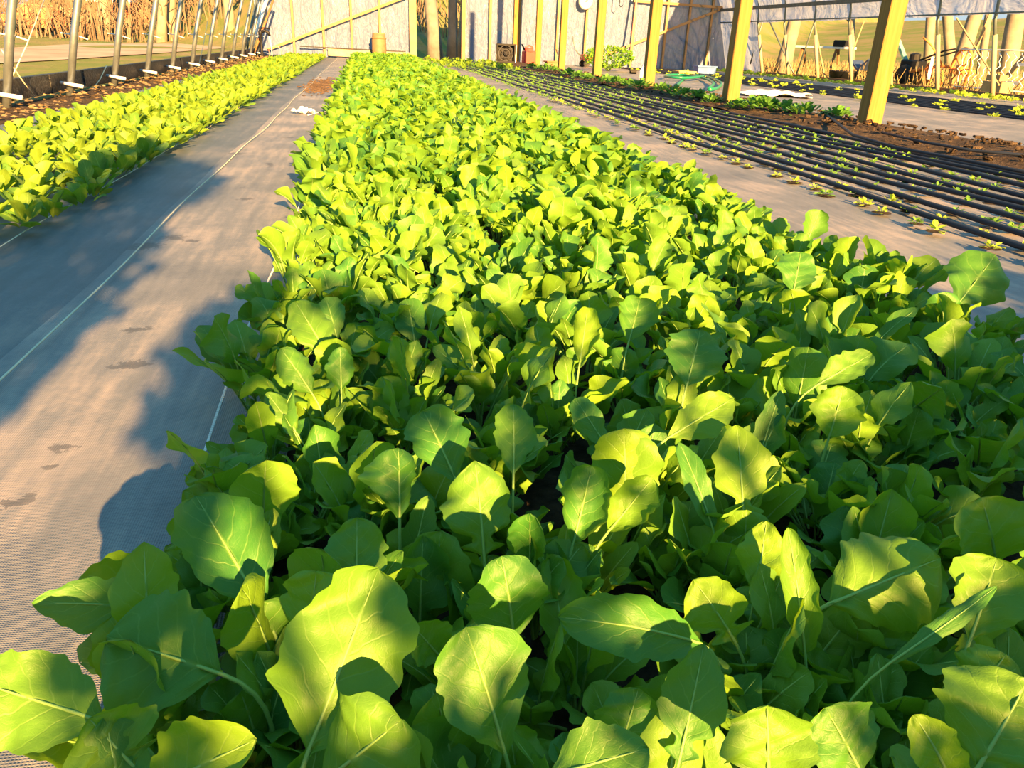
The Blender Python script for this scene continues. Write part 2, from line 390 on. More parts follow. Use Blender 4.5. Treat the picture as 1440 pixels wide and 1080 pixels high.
def bez(a, b, c, t):
    t = t[:, None]; return a*(1-t)**2+2*b*t*(1-t)+c*t*t
for hi, (pb, pt, wp, kind, zb, zt, bend, roll, lab) in enumerate(HERO):
    A = at_z(*pb, zb); Bp = at_z(*pt, zt)
    ln = np.linalg.norm(Bp-A)
    # keep the true blade length plausible by lowering or raising the tip along its own sight line
    dist = np.linalg.norm((A+Bp)/2-CAM); W = wp*dist/FPX
    toc = CAM-(A+Bp)/2; toc /= np.linalg.norm(toc)
    hint = toc*.8+np.array([0.1, -.25, .35])
    n = 46; t = np.linspace(0, 1, n+1)
    d = Bp-A; Nn = hint-d*(hint@d)/(d@d); Nn /= np.linalg.norm(Nn)
    mid = (A+Bp)/2+Nn*bend*ln*1.6
    Pt = bez(A, mid, Bp, t)
    hd = d.copy(); hd[2] = 0; hd = hd/(np.linalg.norm(hd)+1e-6)
    root = np.array([A[0], A[1], 0])-np.array([hd[0], hd[1], 0])*.025
    root[0] = min(max(root[0], -.19), 1.3)
    base = Vector((root[0], root[1], 0))
    T, S, N = frames(Pt, hint)
    cr, sr = math.cos(roll), math.sin(roll); S, N = S*cr+N*sr, N*cr-S*sr
    r = np.random.default_rng(100+hi)
    w = profile(kind, n, W, r)
    o = np.array(base)
    Bl = blade(Pt-o, S, N, w, r.uniform(-.2, .45), r.uniform(.10, .24), r.uniform(7, 12), r.uniform(0, 6), 14, r.uniform(-.6, .5), .06, hi)
    tp = np.linspace(0, 1, 8)[:-1]
    t0 = (Pt[1]-Pt[0])/np.linalg.norm(Pt[1]-Pt[0]); ctl = A-t0*.45*np.linalg.norm(A-root)
    ctl[2] = max(.01, ctl[2])
    pet = bez(root+np.array([0, 0, -.004]), ctl, A, tp)
    allp = np.concatenate([pet, Pt[:-2]])-o
    rad = np.concatenate([np.linspace(.0026, .0016, len(pet)), .0013*(1-np.linspace(0, 1, len(Pt)-2))**.8+.0003])*min(1.1, max(.6, (W/.06)**.5))
    Rb = tube_q(allp, rad, 6)
    e = thing('arugula_plant', lab, 'arugula plant', base, 0, GA)
    leafobj(e, Bl, Rb)
    for q in range(10):
        l = leafobj(e, None, None, LIB[int(rng.integers(len(LIB)))])
        s = rng.uniform(.75, 1.1); l.rotation_euler = (0, 0, q*1.3+rng.uniform(0, 1)+hi); l.scale = (s, s, s*.85)
    roots.append((base[0], base[1]))

# the other plants on a jittered grid
plants = []
gx, gy = .118, .115
for iy in range(0, int(23.2/gy)):
    for ix in range(0, 13):
        x = -.17+ix*gx+rng.uniform(-.035, .035); y = .06+iy*gy+rng.uniform(-.04, .04)
        x = min(max(x, -.2), 1.24)
        a, b = P(x, y, .15)
        if not (-120 < a < 1560 and b < 1230): continue
        if any((x-q[0])**2+(y-q[1])**2 < .04**2 for q in roots): continue
        plants.append((y, x))
plants.sort(key=lambda q: q[0]**2+(q[1]-.0)**2)
n_ind = 300-len(HERO); n_leaf = 52
VAR = []
for i in range(12):
    B, Rb = arugula_plant_arrays(rng, 14, 5, 12, 1.05)
    VAR.append((qmesh('foliage', *B, M_ARU), qmesh('stems', *Rb, M_RIB)))
def zone(x, y):
    side = 'on the bed edge beside the fabric path' if x < .05 else ('on the right edge of the bed' if x > 1.0 else 'inside the dense bed')
    if y < 1.0: dep = 'nearest the camera'
    elif y < 1.8: dep = 'around mid photo'
    else: dep = 'farther back'
    return 'low leafy arugula plant %s, %s' % (side, dep) if 'inside' in side else 'arugula plant %s, %s' % (side, dep)
for i, (y, x) in enumerate(plants[:n_ind]):
    e = thing('arugula_plant', zone(x, y), 'arugula plant', (x, y, 0), rng.uniform(0, 6.28), GA)
    near = y < .9
    if i < n_leaf:
        for q in range(11):
            l = leafobj(e, None, None, LIB[int(rng.integers(len(LIB)))])
            s = rng.uniform(.8, 1.2)*(.95 if near else 1); l.rotation_euler = (0, 0, q*2.4+rng.uniform(-.5, .5)); l.scale = (s, s, s*rng.uniform(.85, 1.05))
    else:
        a, b = VAR[int(rng.integers(len(VAR)))]
        s = rng.uniform(.8, 1.1); e.scale = (s, s, s*rng.uniform(.9, 1.1))
        link(a, 'foliage', e); link(b, 'stems', e)
# everything beyond the 300: one mass
def mass(name, spots, variants, m, smin, smax):
    V = []; Q = []; UV = []; b = 0
    for (x, y, z) in spots:
        v, q, uv = variants[int(rng.integers(len(variants)))]
        a = rng.uniform(0, 6.28); s = rng.uniform(smin, smax); ca, sa = math.cos(a)*s, math.sin(a)*s
        vv = np.stack([v[:, 0]*ca-v[:, 1]*sa+x, v[:, 0]*sa+v[:, 1]*ca+y, v[:, 2]*s+z], 1)
        V.append(vv); Q.append(q+b); UV.append(uv); b += len(v)
    return link(qmesh(name, np.concatenate(V), np.concatenate(Q), np.concatenate(UV), m), name)
FARV = [arugula_plant_arrays(rng, 7, 2, 12, 1.1)[0] for i in range(10)]
tag(mass('arugula_plants', [(x, y, 0) for y, x in plants[n_ind:]], FARV, M_ARU, .85, 1.2),
    'mass of arugula plants running to the far end of the centre bed', 'arugula plants', kind='stuff')

# spinach bed
def spinach_arrays(r, n, nv, nl=11):
    Bs = []
    for i in range(nl):
        Lb = r.uniform(.06, .10); W = Lb*r.uniform(.5, .72); th0 = r.uniform(.1, .9); th1 = th0+r.uniform(.2, .8)
        az = i*2.4+r.uniform(-.4, .4)
        B, Rb = make_leaf(r, 'oval', Lb, r.uniform(.02, .055), W, th0, th1, az, n, nv, r.uniform(-.4, .4), (0, 0, -.003), fold=r.uniform(.1, .5), wave=.08)
        Bs.append(B)
        if n > 8:   # short stalk as a folded strip so the stalk shows where leaves part
            pass
    return join(Bs)
SPV = [spinach_arrays(rng, 10, 4) for i in range(8)]
SPM = [qmesh('spinach_plant', *a, M_SPI) for a in SPV]
sp = []
for iy in range(int(20.5/.15)):
    for ix in range(7):
        x = -1.84+ix*.135+rng.uniform(-.03, .03); y = 1.75+iy*.15+rng.uniform(-.04, .04)
        a, b = P(x, y, .08)
        if a < -90 or b < 0: continue
        if -.35 < 0 and x > -1.1 and y < 2.6 and rng.random() < .45: continue
        sp.append((x, y))
sp.sort(key=lambda q: q[1])
for i, (x, y) in enumerate(sp[:300]):
    o = link(SPM[int(rng.integers(len(SPM)))], 'spinach_plant'); s = rng.uniform(.85, 1.15)
    o.location = (x, y, .0); o.rotation_euler = (0, 0, rng.uniform(0, 6.28)); o.scale = (s, s, s)
    if x > -1.12: l = 'spinach plant on the right edge of the left bed'
    elif x < -1.7: l = 'spinach plant on the outer left edge of the left bed'
    else: l = 'spinach plant within the left bed'
    l += ', near the left photo edge' if y < 4.2 else ', farther along the row'
    tag(o, l, 'spinach plant', 'spinach plants in the left bed')
SPF = [spinach_arrays(rng, 4, 2, 9) for i in range(6)]
tag(mass('spinach_plants', [(x, y, 0) for x, y in sp[300:]], SPF, M_SPI, .9, 1.25), 'mass of spinach plants running to the far end of the left bed', 'spinach plants', kind='stuff')

# ------------------------------------------------------------------ ground materials
def fabric_mat(name, dust=.5):
    m, nt, o = mat(name); p = geopos(nt)
    w1 = nd(nt, 'TexWave', {'Vector': mapping(nt, p, (1, 1, 0)), 'Scale': 95, 'Distortion': 1.2, 'Detail': 1}, bands_direction='X').outputs[1]
    w2 = nd(nt, 'TexWave', {'Vector': mapping(nt, p, (1, 1, 0)), 'Scale': 95, 'Distortion': 1.2, 'Detail': 1}, bands_direction='Y').outputs[1]
    weave = mth(nt, 'MULTIPLY', w1, w2)
    big = noise(nt, p, 2.2, 5, .6); streak = noise(nt, mapping(nt, p, (9, .9, 1)), 3.0, 4, .6); fine = noise(nt, p, 60, 3)
    d = mth(nt, 'ADD', mth(nt, 'MULTIPLY', big, .55), mth(nt, 'ADD', mth(nt, 'MULTIPLY', streak, .35), mth(nt, 'MULTIPLY', fine, .12)))
    att = nd(nt, 'Attribute', attribute_name='mark').outputs['Fac']
    dots = nd(nt, 'TexVoronoi', {'Vector': nd(nt, 'VectorMath', {0: p, 1: noise(nt, p, 30, 2)}, operation='ADD').outputs[0], 'Scale': 42}).outputs[0]
    mk = mth(nt, 'MULTIPLY', att, mth(nt, 'GREATER_THAN', mth(nt, 'ADD', att, noise(nt, p, 50, 3, .7)), 1.1))
    base = ramp(nt, d, [(.33, (.085, .10, .125)), (.5, (.17, .18, .20)), (.66, (.36, .32, .30))] if dust > .4 else [(.33, (.05, .07, .09)), (.52, (.10, .12, .15)), (.7, (.22, .21, .21))])
    base = mixc(nt, mth(nt, 'MULTIPLY', weave, .45), base, (.05, .06, .085))
    base = mixc(nt, mth(nt, 'MULTIPLY', mk, .85), base, (.03, .035, .045))
    hh = mth(nt, 'ADD', weave, mth(nt, 'MULTIPLY', big, 2.))
    pbsdf(nt, o, base, .5, bump(nt, hh, .35, .004), 0, .45)
    return m
M_FAB = fabric_mat('woven_ground_fabric', .5); M_FABD = fabric_mat('dark_woven_fabric', .3)
m, nt, o = mat('dark_soil'); M_SOIL = m; p = geopos(nt)
n1 = noise(nt, p, 9, 6, .7); n2 = noise(nt, p, 60, 4, .7)
pbsdf(nt, o, ramp(nt, mth(nt, 'ADD', mth(nt, 'MULTIPLY', n1, .5), mth(nt, 'MULTIPLY', n2, .5)), [(.35, (.022, .018, .016)), (.52, (.075, .055, .042)), (.68, (.20, .15, .10))]), .95, bump(nt, mth(nt, 'ADD', n1, n2), .9, .03), 0, .1)
m, nt, o = mat('bed_soil'); M_BSOIL = m; p = geopos(nt)
pbsdf(nt, o, ramp(nt, noise(nt, p, 25, 5, .7), [(.3, (.012, .010, .008)), (.7, (.07, .05, .035))]), .95, bump(nt, noise(nt, p, 60, 4), .8, .01), 0, .1)
m, nt, o = mat('dry_grass'); M_GRASS = m; p = geopos(nt)
g1 = noise(nt, p, .35, 5, .65); g2 = noise(nt, mapping(nt, p, (1, 1, .3)), 7, 5, .7); g3 = noise(nt, mapping(nt, p, (1, .4, 1)), .9, 4, .6)
c = ramp(nt, mth(nt, 'ADD', mth(nt, 'MULTIPLY', g1, .5), mth(nt, 'MULTIPLY', g3, .5)), [(.36, (.08, .16, .05)), (.46, (.13, .19, .06)), (.54, (.20, .19, .10)), (.66, (.25, .22, .15))])
c = mixc(nt, mth(nt, 'MULTIPLY', g2, .5), c, (.20, .17, .05))
sp_ = nd(nt, 'SeparateXYZ', {0: p})
pbsdf(nt, o, c, .95, bump(nt, g2, .8, .08), 0, .1)
m, nt, o = mat('pale_dirt'); M_ROAD = m; p = geopos(nt)
pbsdf(nt, o, ramp(nt, noise(nt, mapping(nt, p, (1, .5, 1)), 1.1, 5, .6), [(.3, (.26, .20, .16)), (.7, (.42, .36, .30))]), .95, bump(nt, noise(nt, p, 8, 4), .4, .03), 0, .1)

# terrain
def sst(t): t = np.clip(t, 0, 1); return t*t*(3-2*t)
def terr(X, Y):
    back = sst((Y-28.5-np.maximum(0, -X-3)*2.0-np.maximum(0, X-9)*1.0)/30)*11
    right = sst((X-17)/34)*3.6*(1-.25*sst((X-Y*1.3-5)/25))
    return np.maximum(back, right)+.06*np.sin(X*.7)*np.sin(Y*.5)*sst((np.maximum(np.maximum(X-13, -X-5), Y-27))/4)
xs = np.concatenate([np.linspace(-70, -12, 40), np.linspace(-11, 16, 40), np.linspace(17, 110, 60)]); ys = np.concatenate([np.linspace(-40, -3, 12), np.linspace(-2, 26, 30), np.linspace(27, 110, 80)])
XX, YY = np.meshgrid(xs, ys, indexing='ij'); ZZ = terr(XX, YY)-.03
V = np.stack([XX, YY, ZZ], -1).reshape(-1, 3); idx = np.arange(len(V)).reshape(len(xs), len(ys))
Q = np.stack([idx[:-1, :-1], idx[1:, :-1], idx[1:, 1:], idx[:-1, 1:]], -1).reshape(-1, 4)
tag(link(qmesh('ground', V, Q, None, M_GRASS), 'ground'), 'dry yellow green grass field and hillside around the greenhouse', kind='structure')

def sheet(name, x0, x1, y0, y1, z, m, amp=.006, nx=24, step=.12, marks=(), edge=.0, fine_to=0, seed=1, bell=0):
    ys = [y0]
    while ys[-1] < y1: ys.append(ys[-1]+(step*.25 if ys[-1] < fine_to else step))
    ys = np.array(ys); xs = np.linspace(x0, x1, nx+1); r = np.random.default_rng(seed); ph = r.uniform(0, 6.28, 12)
    X, Y = np.meshgrid(xs, ys, indexing='ij')
    Z = amp*(np.sin(X*7+Y*1.7+ph[0])*.5+np.sin(X*3-Y*2.9+ph[1])*.6+np.sin(X*17+Y*5+ph[2])*.25+np.sin(Y*7.3+X*4+ph[3])*.25)+z+amp
    if edge:
        for s in (0, -1): X[s] += edge*(np.sin(ys*1.9+ph[4+s])+.6*np.sin(ys*4.3+ph[6]))
    Z = Z+bell*np.sin(np.clip((X-x0)/(x1-x0), 0, 1)*PI)
    V = np.stack([X, Y, Z], -1).reshape(-1, 3); idx = np.arange(len(V)).reshape(X.shape)
    Q = np.stack([idx[:-1, :-1], idx[1:, :-1], idx[1:, 1:], idx[:-1, 1:]], -1).reshape(-1, 4)
    me = qmesh(name, V, Q, None, m)
    at = me.attributes.new('mark', 'FLOAT', 'POINT'); mk = np.zeros(len(V))
    for (mx, my, a, b, ang) in marks:
        dx, dy = V[:, 0]-mx, V[:, 1]-my; c, s = math.cos(ang), math.sin(ang)
        d = ((dx*c+dy*s)/a)**2+((-dx*s+dy*c)/b)**2; mk = np.maximum(mk, np.exp(-d*1.1)*.78)
    at.data.foreach_set('value', mk.astype(np.float32))
    return link(me, name)
marks = []
for (px, py, a, b, an) in [(185, 518, .085, .045, .2), (190, 468, .085, .03, .1), (345, 268, .07, .04, .1), (345, 285, .07, .05, .1), (245, 340, .06, .08, .3), (200, 352, .12, .08, 0), (90, 635, .05, .025, 0), (75, 662, .03, .02, 0), (270, 345, .05, .04, 0), (405, 195, .1, .06, 0), (380, 235, .04, .15, .2), (330, 220, .12, .1, 0), (460, 165, .2, .2, 0), (20, 712, .07, .03, .4)]:
    q = at_z(px, py); marks.append((q[0], q[1], a, b, an))
o = sheet('ground_fabric', -2.25, -.62, -.5, 23.6, .0, M_FABD, .004, 40, .12, marks, .006, 3, 3)
tag(o, 'dark woven fabric strip under the spinach, left of the pale seam line', 'ground fabric', 'woven ground fabric strips')
o = sheet('ground_fabric', -.70, -.14, -.3, 23.6, .006, M_FAB, .005, 56, .08, marks, .006, 3.2, 4)
tag(o, 'dusty grey woven fabric path between the pale seam line and the arugula', 'ground fabric', 'woven ground fabric strips')
o = sheet('ground_fabric', 1.22, 3.66, .6, 23.4, .0, M_FAB, .008, 40, .14, (), .02, 0, 5)
tag(o, 'grey woven fabric right of the arugula under the drip lines', 'ground fabric', 'woven ground fabric strips')
o = sheet('ground_fabric', 4.62, 10.6, 3.5, 23.4, .0, M_FAB, .010, 50, .2, (), .03, 0, 6)
tag(o, 'wide grey blue woven fabric beyond the row of timber posts', 'ground fabric', 'woven ground fabric strips')
# floor soil under the house
o = sheet('floor', -2.85, 11.0, -1.5, 24.2, -.028, M_SOIL, .004, 60, .3, (), 0, 0, 7); tag(o, 'brown bare soil floor of the greenhouse', kind='structure')
o = sheet('soil_bed', -.20, 1.28, -.3, 23.5, .004, M_BSOIL, .004, 20, .2, (), .01, 0, 8, .012); tag(o, 'dark soil bed beneath the arugula plants', 'soil bed')
o = sheet('soil_bed', 3.62, 4.66, 1.5, 23.5, .01, M_SOIL, .014, 24, .09, (), .03, 0, 9, .05); tag(o, 'brown mulchy soil strip along the timber posts', 'soil bed')
# clods on the mulch strip, uncountable
mb = MB()
for i in range(900):
    x = rng.uniform(3.66, 4.62); y = 2.5+rng.random()**1.5*14; s = rng.uniform(.008, .028)
    R = Matrix.Rotation(rng.uniform(0, 6), 3, 'Z') @ Matrix.Rotation(rng.uniform(0, 3), 3, 'X')
    mb.box((x, y, .05+.05*math.sin((x-3.62)/1.04*PI)), (s*rng.uniform(1, 3), s, s*.7), R, .5)
tag(mb.build('mulch', M_SOIL, smooth=True), 'loose brown mulch and clods on the soil strip by the posts', 'mulch', kind='stuff')
# seam threads
M_THR = simple('pale_thread', (.62, .62, .48), .8, var=.15)
M_WHT = simple('white_plastic', (.75, .76, .78), .4, var=.08)
def wob_line(x, y0, y1, z, a=.006, n=160, ph=0):
    return [(x+a*math.sin(y*1.3+ph)+a*.6*math.sin(y*3.7+ph), y, z) for y in np.linspace(y0, y1, n)]
mb = MB(); mb.tube(wob_line(-.655, .3, 22, .022, .008), .0022, 5); tag(mb.build('seam_thread', M_THR, smooth=True), 'pale straight seam line running up the middle of the fabric path', 'seam thread')
mb = MB(); mb.tube(wob_line(-1.02, 1.2, 22, .016, .012, ph=1), .0018, 5); tag(mb.build('seam_thread', M_THR, smooth=True), 'pale line on the fabric along the spinach bed edge', 'seam thread')
mb = MB()
for k in range(420):
    y = .4+k*.0065; x = -.255+.008*math.sin(y*3)
    mb.box((x, y, .024), (.004, .0042, .002), None, 0)
tag(mb.build('seam_thread', M_WHT), 'white dotted stitch line on the fabric beside the arugula edge', 'seam thread')

# ------------------------------------------------------------------ drip lines
M_TUBE = simple('black_poly_tube', (.012, .018, .035), .55, var=.2, spec=.25)
for k in range(9):
    x = 2.16+k*.172; mb = MB()
    pts = [(x+.018*math.sin(y*.9+k*1.7)+.01*math.sin(y*2.3+k), y, .034+.006*math.sin(y*2+k)) for y in np.linspace(1.1 if k < 3 else 2.4, 22.5, 150)]
    mb.tube(pts, .0115, 8)
    tag(mb.build('drip_line', M_TUBE, smooth=True), 'black drip line on the middle fabric, %s from the arugula side' % ORD[k], 'drip line', 'drip lines over the seedling bed')
for k in range(8):
    x = 6.95+k*.23; mb = MB()
    pts = [(x+.03*math.sin(y*.8+k*1.7), y, .036) for y in np.linspace(6.0, 22.5, 90)]
    mb.tube(pts, .014, 6)
    tag(mb.build('drip_line', M_TUBE, smooth=True), 'black drip line on the right hand bed, %s from the walkway' % ORD[k], 'drip line', 'drip lines over the right bed')
mb = MB(); q = [at_z(x, y, .09) for x, y in [(1160, 160), (1200, 190), (1262, 208), (1340, 222), (1420, 238), (1500, 252)]]
mb.tube([Vector(a) for a in q], .010, 8); tag(mb.build('drip_line', M_TUBE, smooth=True), 'single black drip line lying on the mulch strip by the nearest post', 'drip line')
mb = MB(); q = [at_z(x, y, .09) for x, y in [(1240, 186), (1300, 200), (1370, 212), (1440, 218), (1500, 224)]]
mb.tube([Vector(a) for a in q], .009, 8); tag(mb.build('drip_line', M_TUBE, smooth=True), 'short black drip line right of the nearest post', 'drip line')

# ------------------------------------------------------------------ seedlings
def herb_arrays(r, nl, L, W, Lp, th=(.2, 1.1), kind='oval', n=4, nv=2):
    Bs = []
    for i in range(nl):
        az = i*2.4+r.uniform(-.5, .5); t0 = r.uniform(*th); s = r.uniform(.7, 1.2)
        B, _ = make_leaf(r, kind, L*s, Lp*s, W*s, t0, t0+r.uniform(.1, .6), az, n, nv, r.uniform(-.5, .5), (r.uniform(-.3, .3)*L, r.uniform(-.3, .3)*L, 0), fold=.2, wave=.1)
        Bs.append(B)
    return join(Bs)
SDV = [herb_arrays(rng, 16, .022, .013, .012, (.3, 1.4)) for i in range(6)]
SDM = [qmesh('seedling', *a, M_SEED) for a in SDV]
SDO = [qmesh('seedling', *a, M_YLW) for a in SDV[:3]]
sd = []
for k in range(9):
    x = 2.05+k*.172
    y = 1.5
    while y < 22:
        if P(x, y, 0)[0] < 1500: sd.append((x+rng.uniform(-.03, .03)+.018*math.sin(y*.9+k*1.7), y+rng.uniform(-.05, .05), k))
        y += .19
sd.sort(key=lambda q: q[1])
burn = MB()
for i, (x, y, k) in enumerate(sd[:300]):
    o = link((SDO if (k < 2 and rng.random() < .7) else SDM)[int(rng.integers(3))], 'seedling'); s = rng.uniform(.7, 1.25)
    o.location = (x, y, .018); o.rotation_euler = (0, 0, rng.uniform(0, 6.28)); o.scale = (s*1.2, s*1.2, s)
    l = 'tiny seedling clump in the row nearest the arugula bed' if k == 0 else ('tiny seedling clump between the drip lines, near right' if y < 4.2 else 'tiny seedling clump between the drip lines, farther back')
    tag(o, l, 'seedling', 'seedlings between the drip lines')
    a0 = rng.uniform(0, 6); rr = rng.uniform(.03, .042)
    ring = [(x+rr*math.cos(a0+t)*(1+.15*math.sin(3*t)), y+rr*math.sin(a0+t), .0175) for t in np.linspace(0, 2*PI, 10, endpoint=False)]
    burn.add(ring, [tuple(range(10))])
o = burn.build('planting_holes', M_BSOIL, next(q for q in C.objects if q.get('label', '').startswith('grey woven fabric right'))); o['kind'] = 'stuff'
SDF = [herb_arrays(rng, 9, .028, .018, .012, (.3, 1.2), n=2, nv=2) for i in range(5)]
tag(mass('seedlings', [(x, y, .018) for x, y, k in sd[300:]], SDF, M_SEED, .8, 1.4), 'mass of small seedlings between the drip lines toward the far end', 'seedlings', kind='stuff')
# taller greens at the far end of that bed
GV = [herb_arrays(rng, 16, .07, .04, .06, (.1, .8), 'lobed', 6, 2) for i in range(4)]
GM = [qmesh('leafy_green', *a, M_SPI) for a in GV]
for i in range(46):
    x = 1.75+(i % 5)*.36+rng.uniform(-.08, .08); y = 17.2+(i//5)*.62+rng.uniform(-.1, .1)
    o = link(GM[i % 4], 'leafy_green'); s = rng.uniform(.8, 1.15); o.location = (x, y, .015); o.rotation_euler = (0, 0, rng.uniform(0, 6)); o.scale = (s*1.3, s*1.3, s)
    tag(o, 'small leafy green at the far end of the drip line bed, before the doorway', 'leafy green', 'leafy greens at the far end of the drip line bed')
# parsley-like clumps between the posts
HV = [herb_arrays(rng, 60, .05, .038, .09, (.0, 1.1), 'lobed', 6, 2) for i in range(5)]
HM = [qmesh('herb_clump', *a, M_DRK) for a in HV]
hs = [(px, py) for px, py in [(1175, 172), (1130, 168), (1105, 163), (1078, 160), (1060, 158), (1035, 155), (1000, 148), (980, 143), (960, 140), (945, 136), (930, 131), (900, 128), (885, 124), (868, 122), (850, 119), (826, 114), (812, 111), (800, 108), (780, 103), (770, 101), (758, 99), (748, 97)]]
for i, (px, py) in enumerate(hs):
    q = at_z(px, py, .03); o = link(HM[i % 5], 'herb_clump'); s = rng.uniform(.8, 1.15)
    o.location = (q[0], q[1], .03); o.rotation_euler = (0, 0, rng.uniform(0, 6)); o.scale = (s*1.3, s*1.3, s)
    side = 'between the two nearest posts' if px > 1035 else ('between the second and third posts' if px > 918 else ('between the third and fourth posts' if px > 842 else 'beyond the fourth post'))
    tag(o, 'bushy dark green herb clump on the mulch strip, '+side, 'herb plant', 'herb clumps along the timber posts')
# small lettuces over the right beds
LV = [herb_arrays(rng, 14, .07, .05, .03, (.2, 1.1), 'round', 6, 2) for i in range(5)]
LM = [qmesh('lettuce_plant', *a, M_YLW) for a in LV]
for i in range(80):
    row = i % 4; x = 6.9+row*.5+rng.uniform(-.08, .08); y = 7.2+(i//4)*.72+rng.uniform(-.25, .25)
    if P(x, y, 0)[0] > 1490: continue
    o = link(LM[i % 5], 'lettuce_plant'); s = rng.uniform(.5, 1.05); o.location = (x, y, .02); o.rotation_euler = (0, 0, rng.uniform(0, 6)); o.scale = (s, s, s*.8)
    tag(o, 'pale lettuce among drip lines of the right hand bed, %s' % ['row by the walkway', 'second row', 'third row', 'farthest row'][row], 'lettuce plant', 'small lettuces in the right hand bed')
for i in range(96):
    x = 9.75+(i % 2)*.35+rng.uniform(-.06, .06); y = 9+(i//2)*.29
    if P(x, y, 0)[0] > 1480: continue
    o = link(LM[i % 5], 'lettuce_plant'); s = rng.uniform(.8, 1.3); o.location = (x, y, .02); o.rotation_euler = (0, 0, rng.uniform(0, 6)); o.scale = (s, s, s*.9)
    tag(o, 'yellow green lettuce plant in the crowded row along the right side wall', 'lettuce plant', 'lettuces along the right wall')

# ------------------------------------------------------------------ posts
m, nt, o = mat('post_timber'); M_POST = m; v = objco(nt)
gr = noise(nt, mapping(nt, v, (22, 22, 1.2)), 1.6, 5, .6, .8)
kn = nd(nt, 'TexVoronoi', {'Vector': mapping(nt, v, (3, 3, 1.1)), 'Scale': 1.1}).outputs[0]
knm = mth(nt, 'SUBTRACT', 1, mth(nt, 'DIVIDE', kn, .11), clamp=True)
c = ramp(nt, gr, [(.3, (.22, .115, .030)), (.55, (.27, .15, .04)), (.75, (.32, .20, .07))])
pbsdf(nt, o, mixc(nt, knm, c, (.16, .07, .02)), .7, bump(nt, gr, .25, .004), 0, .2)
M_STUD = simple('stud_timber', (.27, .18, .09), .75, var=.2, scale=3)
M_WOODP = simple('pale_wood', (.34, .25, .13), .75, var=.2, scale=4)
M_BROWN = simple('brown_wood', (.22, .12, .06), .8, var=.3, scale=4)
def roofz(x):
    t = abs(x-4.12)/6.95; return 1.05+3.1*math.sqrt(max(0, 1-t**2.2))
for i, (px, py) in enumerate([(1226, 188), (1029, 153), (913, 127), (840, 112), (790, 100), (756, 93)]):
    q = at_z(px, py); L = roofz(q[0])-.05; w = .145
    mb = MB(); mb.box((0, 0, L/2-.08), (w, w, L+.16), None, .08)
    o = mb.build('timber_post', M_POST); o.location = (q[0], q[1]+w/2, 0)
    tag(o, 'square yellow timber post standing in the mulch strip, %s' % ['nearest to the camera and rightmost', 'second from the camera', 'third from the camera', 'fourth from the camera', 'fifth from the camera', 'sixth and farthest, near the end wall'][i], 'post', 'timber posts down the middle')

# ------------------------------------------------------------------ hoops
M_GALV = simple('galvanised_steel', (.24, .29, .33), .38, metal=.75, var=.15, scale=20, spec=.5)
M_GALVD = simple('dull_steel', (.13, .17, .17), .5, metal=.5, var=.2)
M_STK = simple('pale_ground_stake', (.36, .30, .20), .6, var=.1)
M_BLK = simple('black_plastic', (.006, .007, .010), .55, var=.3)
XL, XR = -2.78, 11.0
def arch(x0, x1):
    pts = []
    cx = (x0+x1)/2; hw = (x1-x0)/2
    for a in np.linspace(PI, 0, 40):
        x = cx+hw*math.cos(a); t = abs(math.cos(a)); pts.append((x, 1.25+2.95*max(0, math.sin(a))**.85))
    return pts
YH = [7.0+1.46*k for k in range(12)]
ar = arch(XL+.36, XR-.36)
hoop_pts = [(XL+.0, 0, -.05), (XL+.15, 0, .55)]+[(x, 0, z) for x, z in ar]+[(XR-.27, 0, .95)]
for k, y in enumerate(YH):
    e = thing('greenhouse_hoop', 'galvanised pipe greenhouse hoop, %s from the near end of the left wall' % (ORD[k] if k else 'nearest and leftmost'), 'greenhouse hoop', (0, y, 0), 0, 'hoops of the greenhouse frame')
    mb = MB(); mb.tube(hoop_pts[:9], .033, 10); mb.build('left_leg', M_GALV, e, True)
    mb = MB(); mb.tube([q for q in hoop_pts[20:] if q[2] < 2.6 and q[0] > 5], .028, 8); mb.build('arch_pipe', M_GALVD, e, True)
    mb = MB(); mb.tube([(XR+.01, 0, -.05), (XR-.28, 0, 1.0)], .042, 10); mb.build('ground_stake', M_STK, e, True)
    mb = MB(); mb.tube([(XL-.05, -.02, .085), (XL+.16, -.07, .06)], .018, 6); mb.build('base_clamp', M_WHT, e, True)
    mb = MB(); mb.tube([(XL+.04, -.05, .52), (XL+.15, .04, .5), (XL+.24, .05, .47)], .006, 5); mb.build('tie_wire', M_WHT, e, True)
# left baseboard, ropes and litter
m, nt, o = mat('black_edging'); M_EDGE = m; v = geopos(nt)
vo = nd(nt, 'TexVoronoi', {'Vector': v, 'Scale': 22}, feature='DISTANCE_TO_EDGE').outputs[0]
pbsdf(nt, o, mixc(nt, mth(nt, 'SUBTRACT', 1, mth(nt, 'DIVIDE', vo, .06), clamp=True), (.018, .02, .024), (.10, .11, .11)), .5, bump(nt, vo, .5, .01))
mb = MB()
for a in range(22):
    y = 3.5+a*.95; mb.beam((XL-.09, y, .085), (XL-.09+.015*math.sin(a), y+.96, .085), .05, .17, .2)
tag(mb.build('baseboard_left', M_EDGE), 'black netted edging board along the foot of the left wall', kind='structure')
M_ROPE = simple('pale_rope', (.75, .68, .5), .8, var=.1)
for k, (a, b) in enumerate([((8, 128), (62, 0)), ((130, 126), (150, 92)), ((2, 70), (60, 150)), ((280, 90), (292, 30))]):
    A = at_X(*a, XL-.03); B = at_X(*b, XL-.03); mb = MB(); mb.tube([Vector(A), Vector((A+B)/2+np.array([0, 0, -.02])), Vector(B)], .005, 5)
    tag(mb.build('wind_rope', M_ROPE, smooth=True), ['pale rope slanting past the nearest hoop of the left wall', 'short pale stay behind the second left hoop', 'thin pale rope crossing low at the far left', 'thin pale rope between the far left hoops'][k], 'rope')
mb = MB()
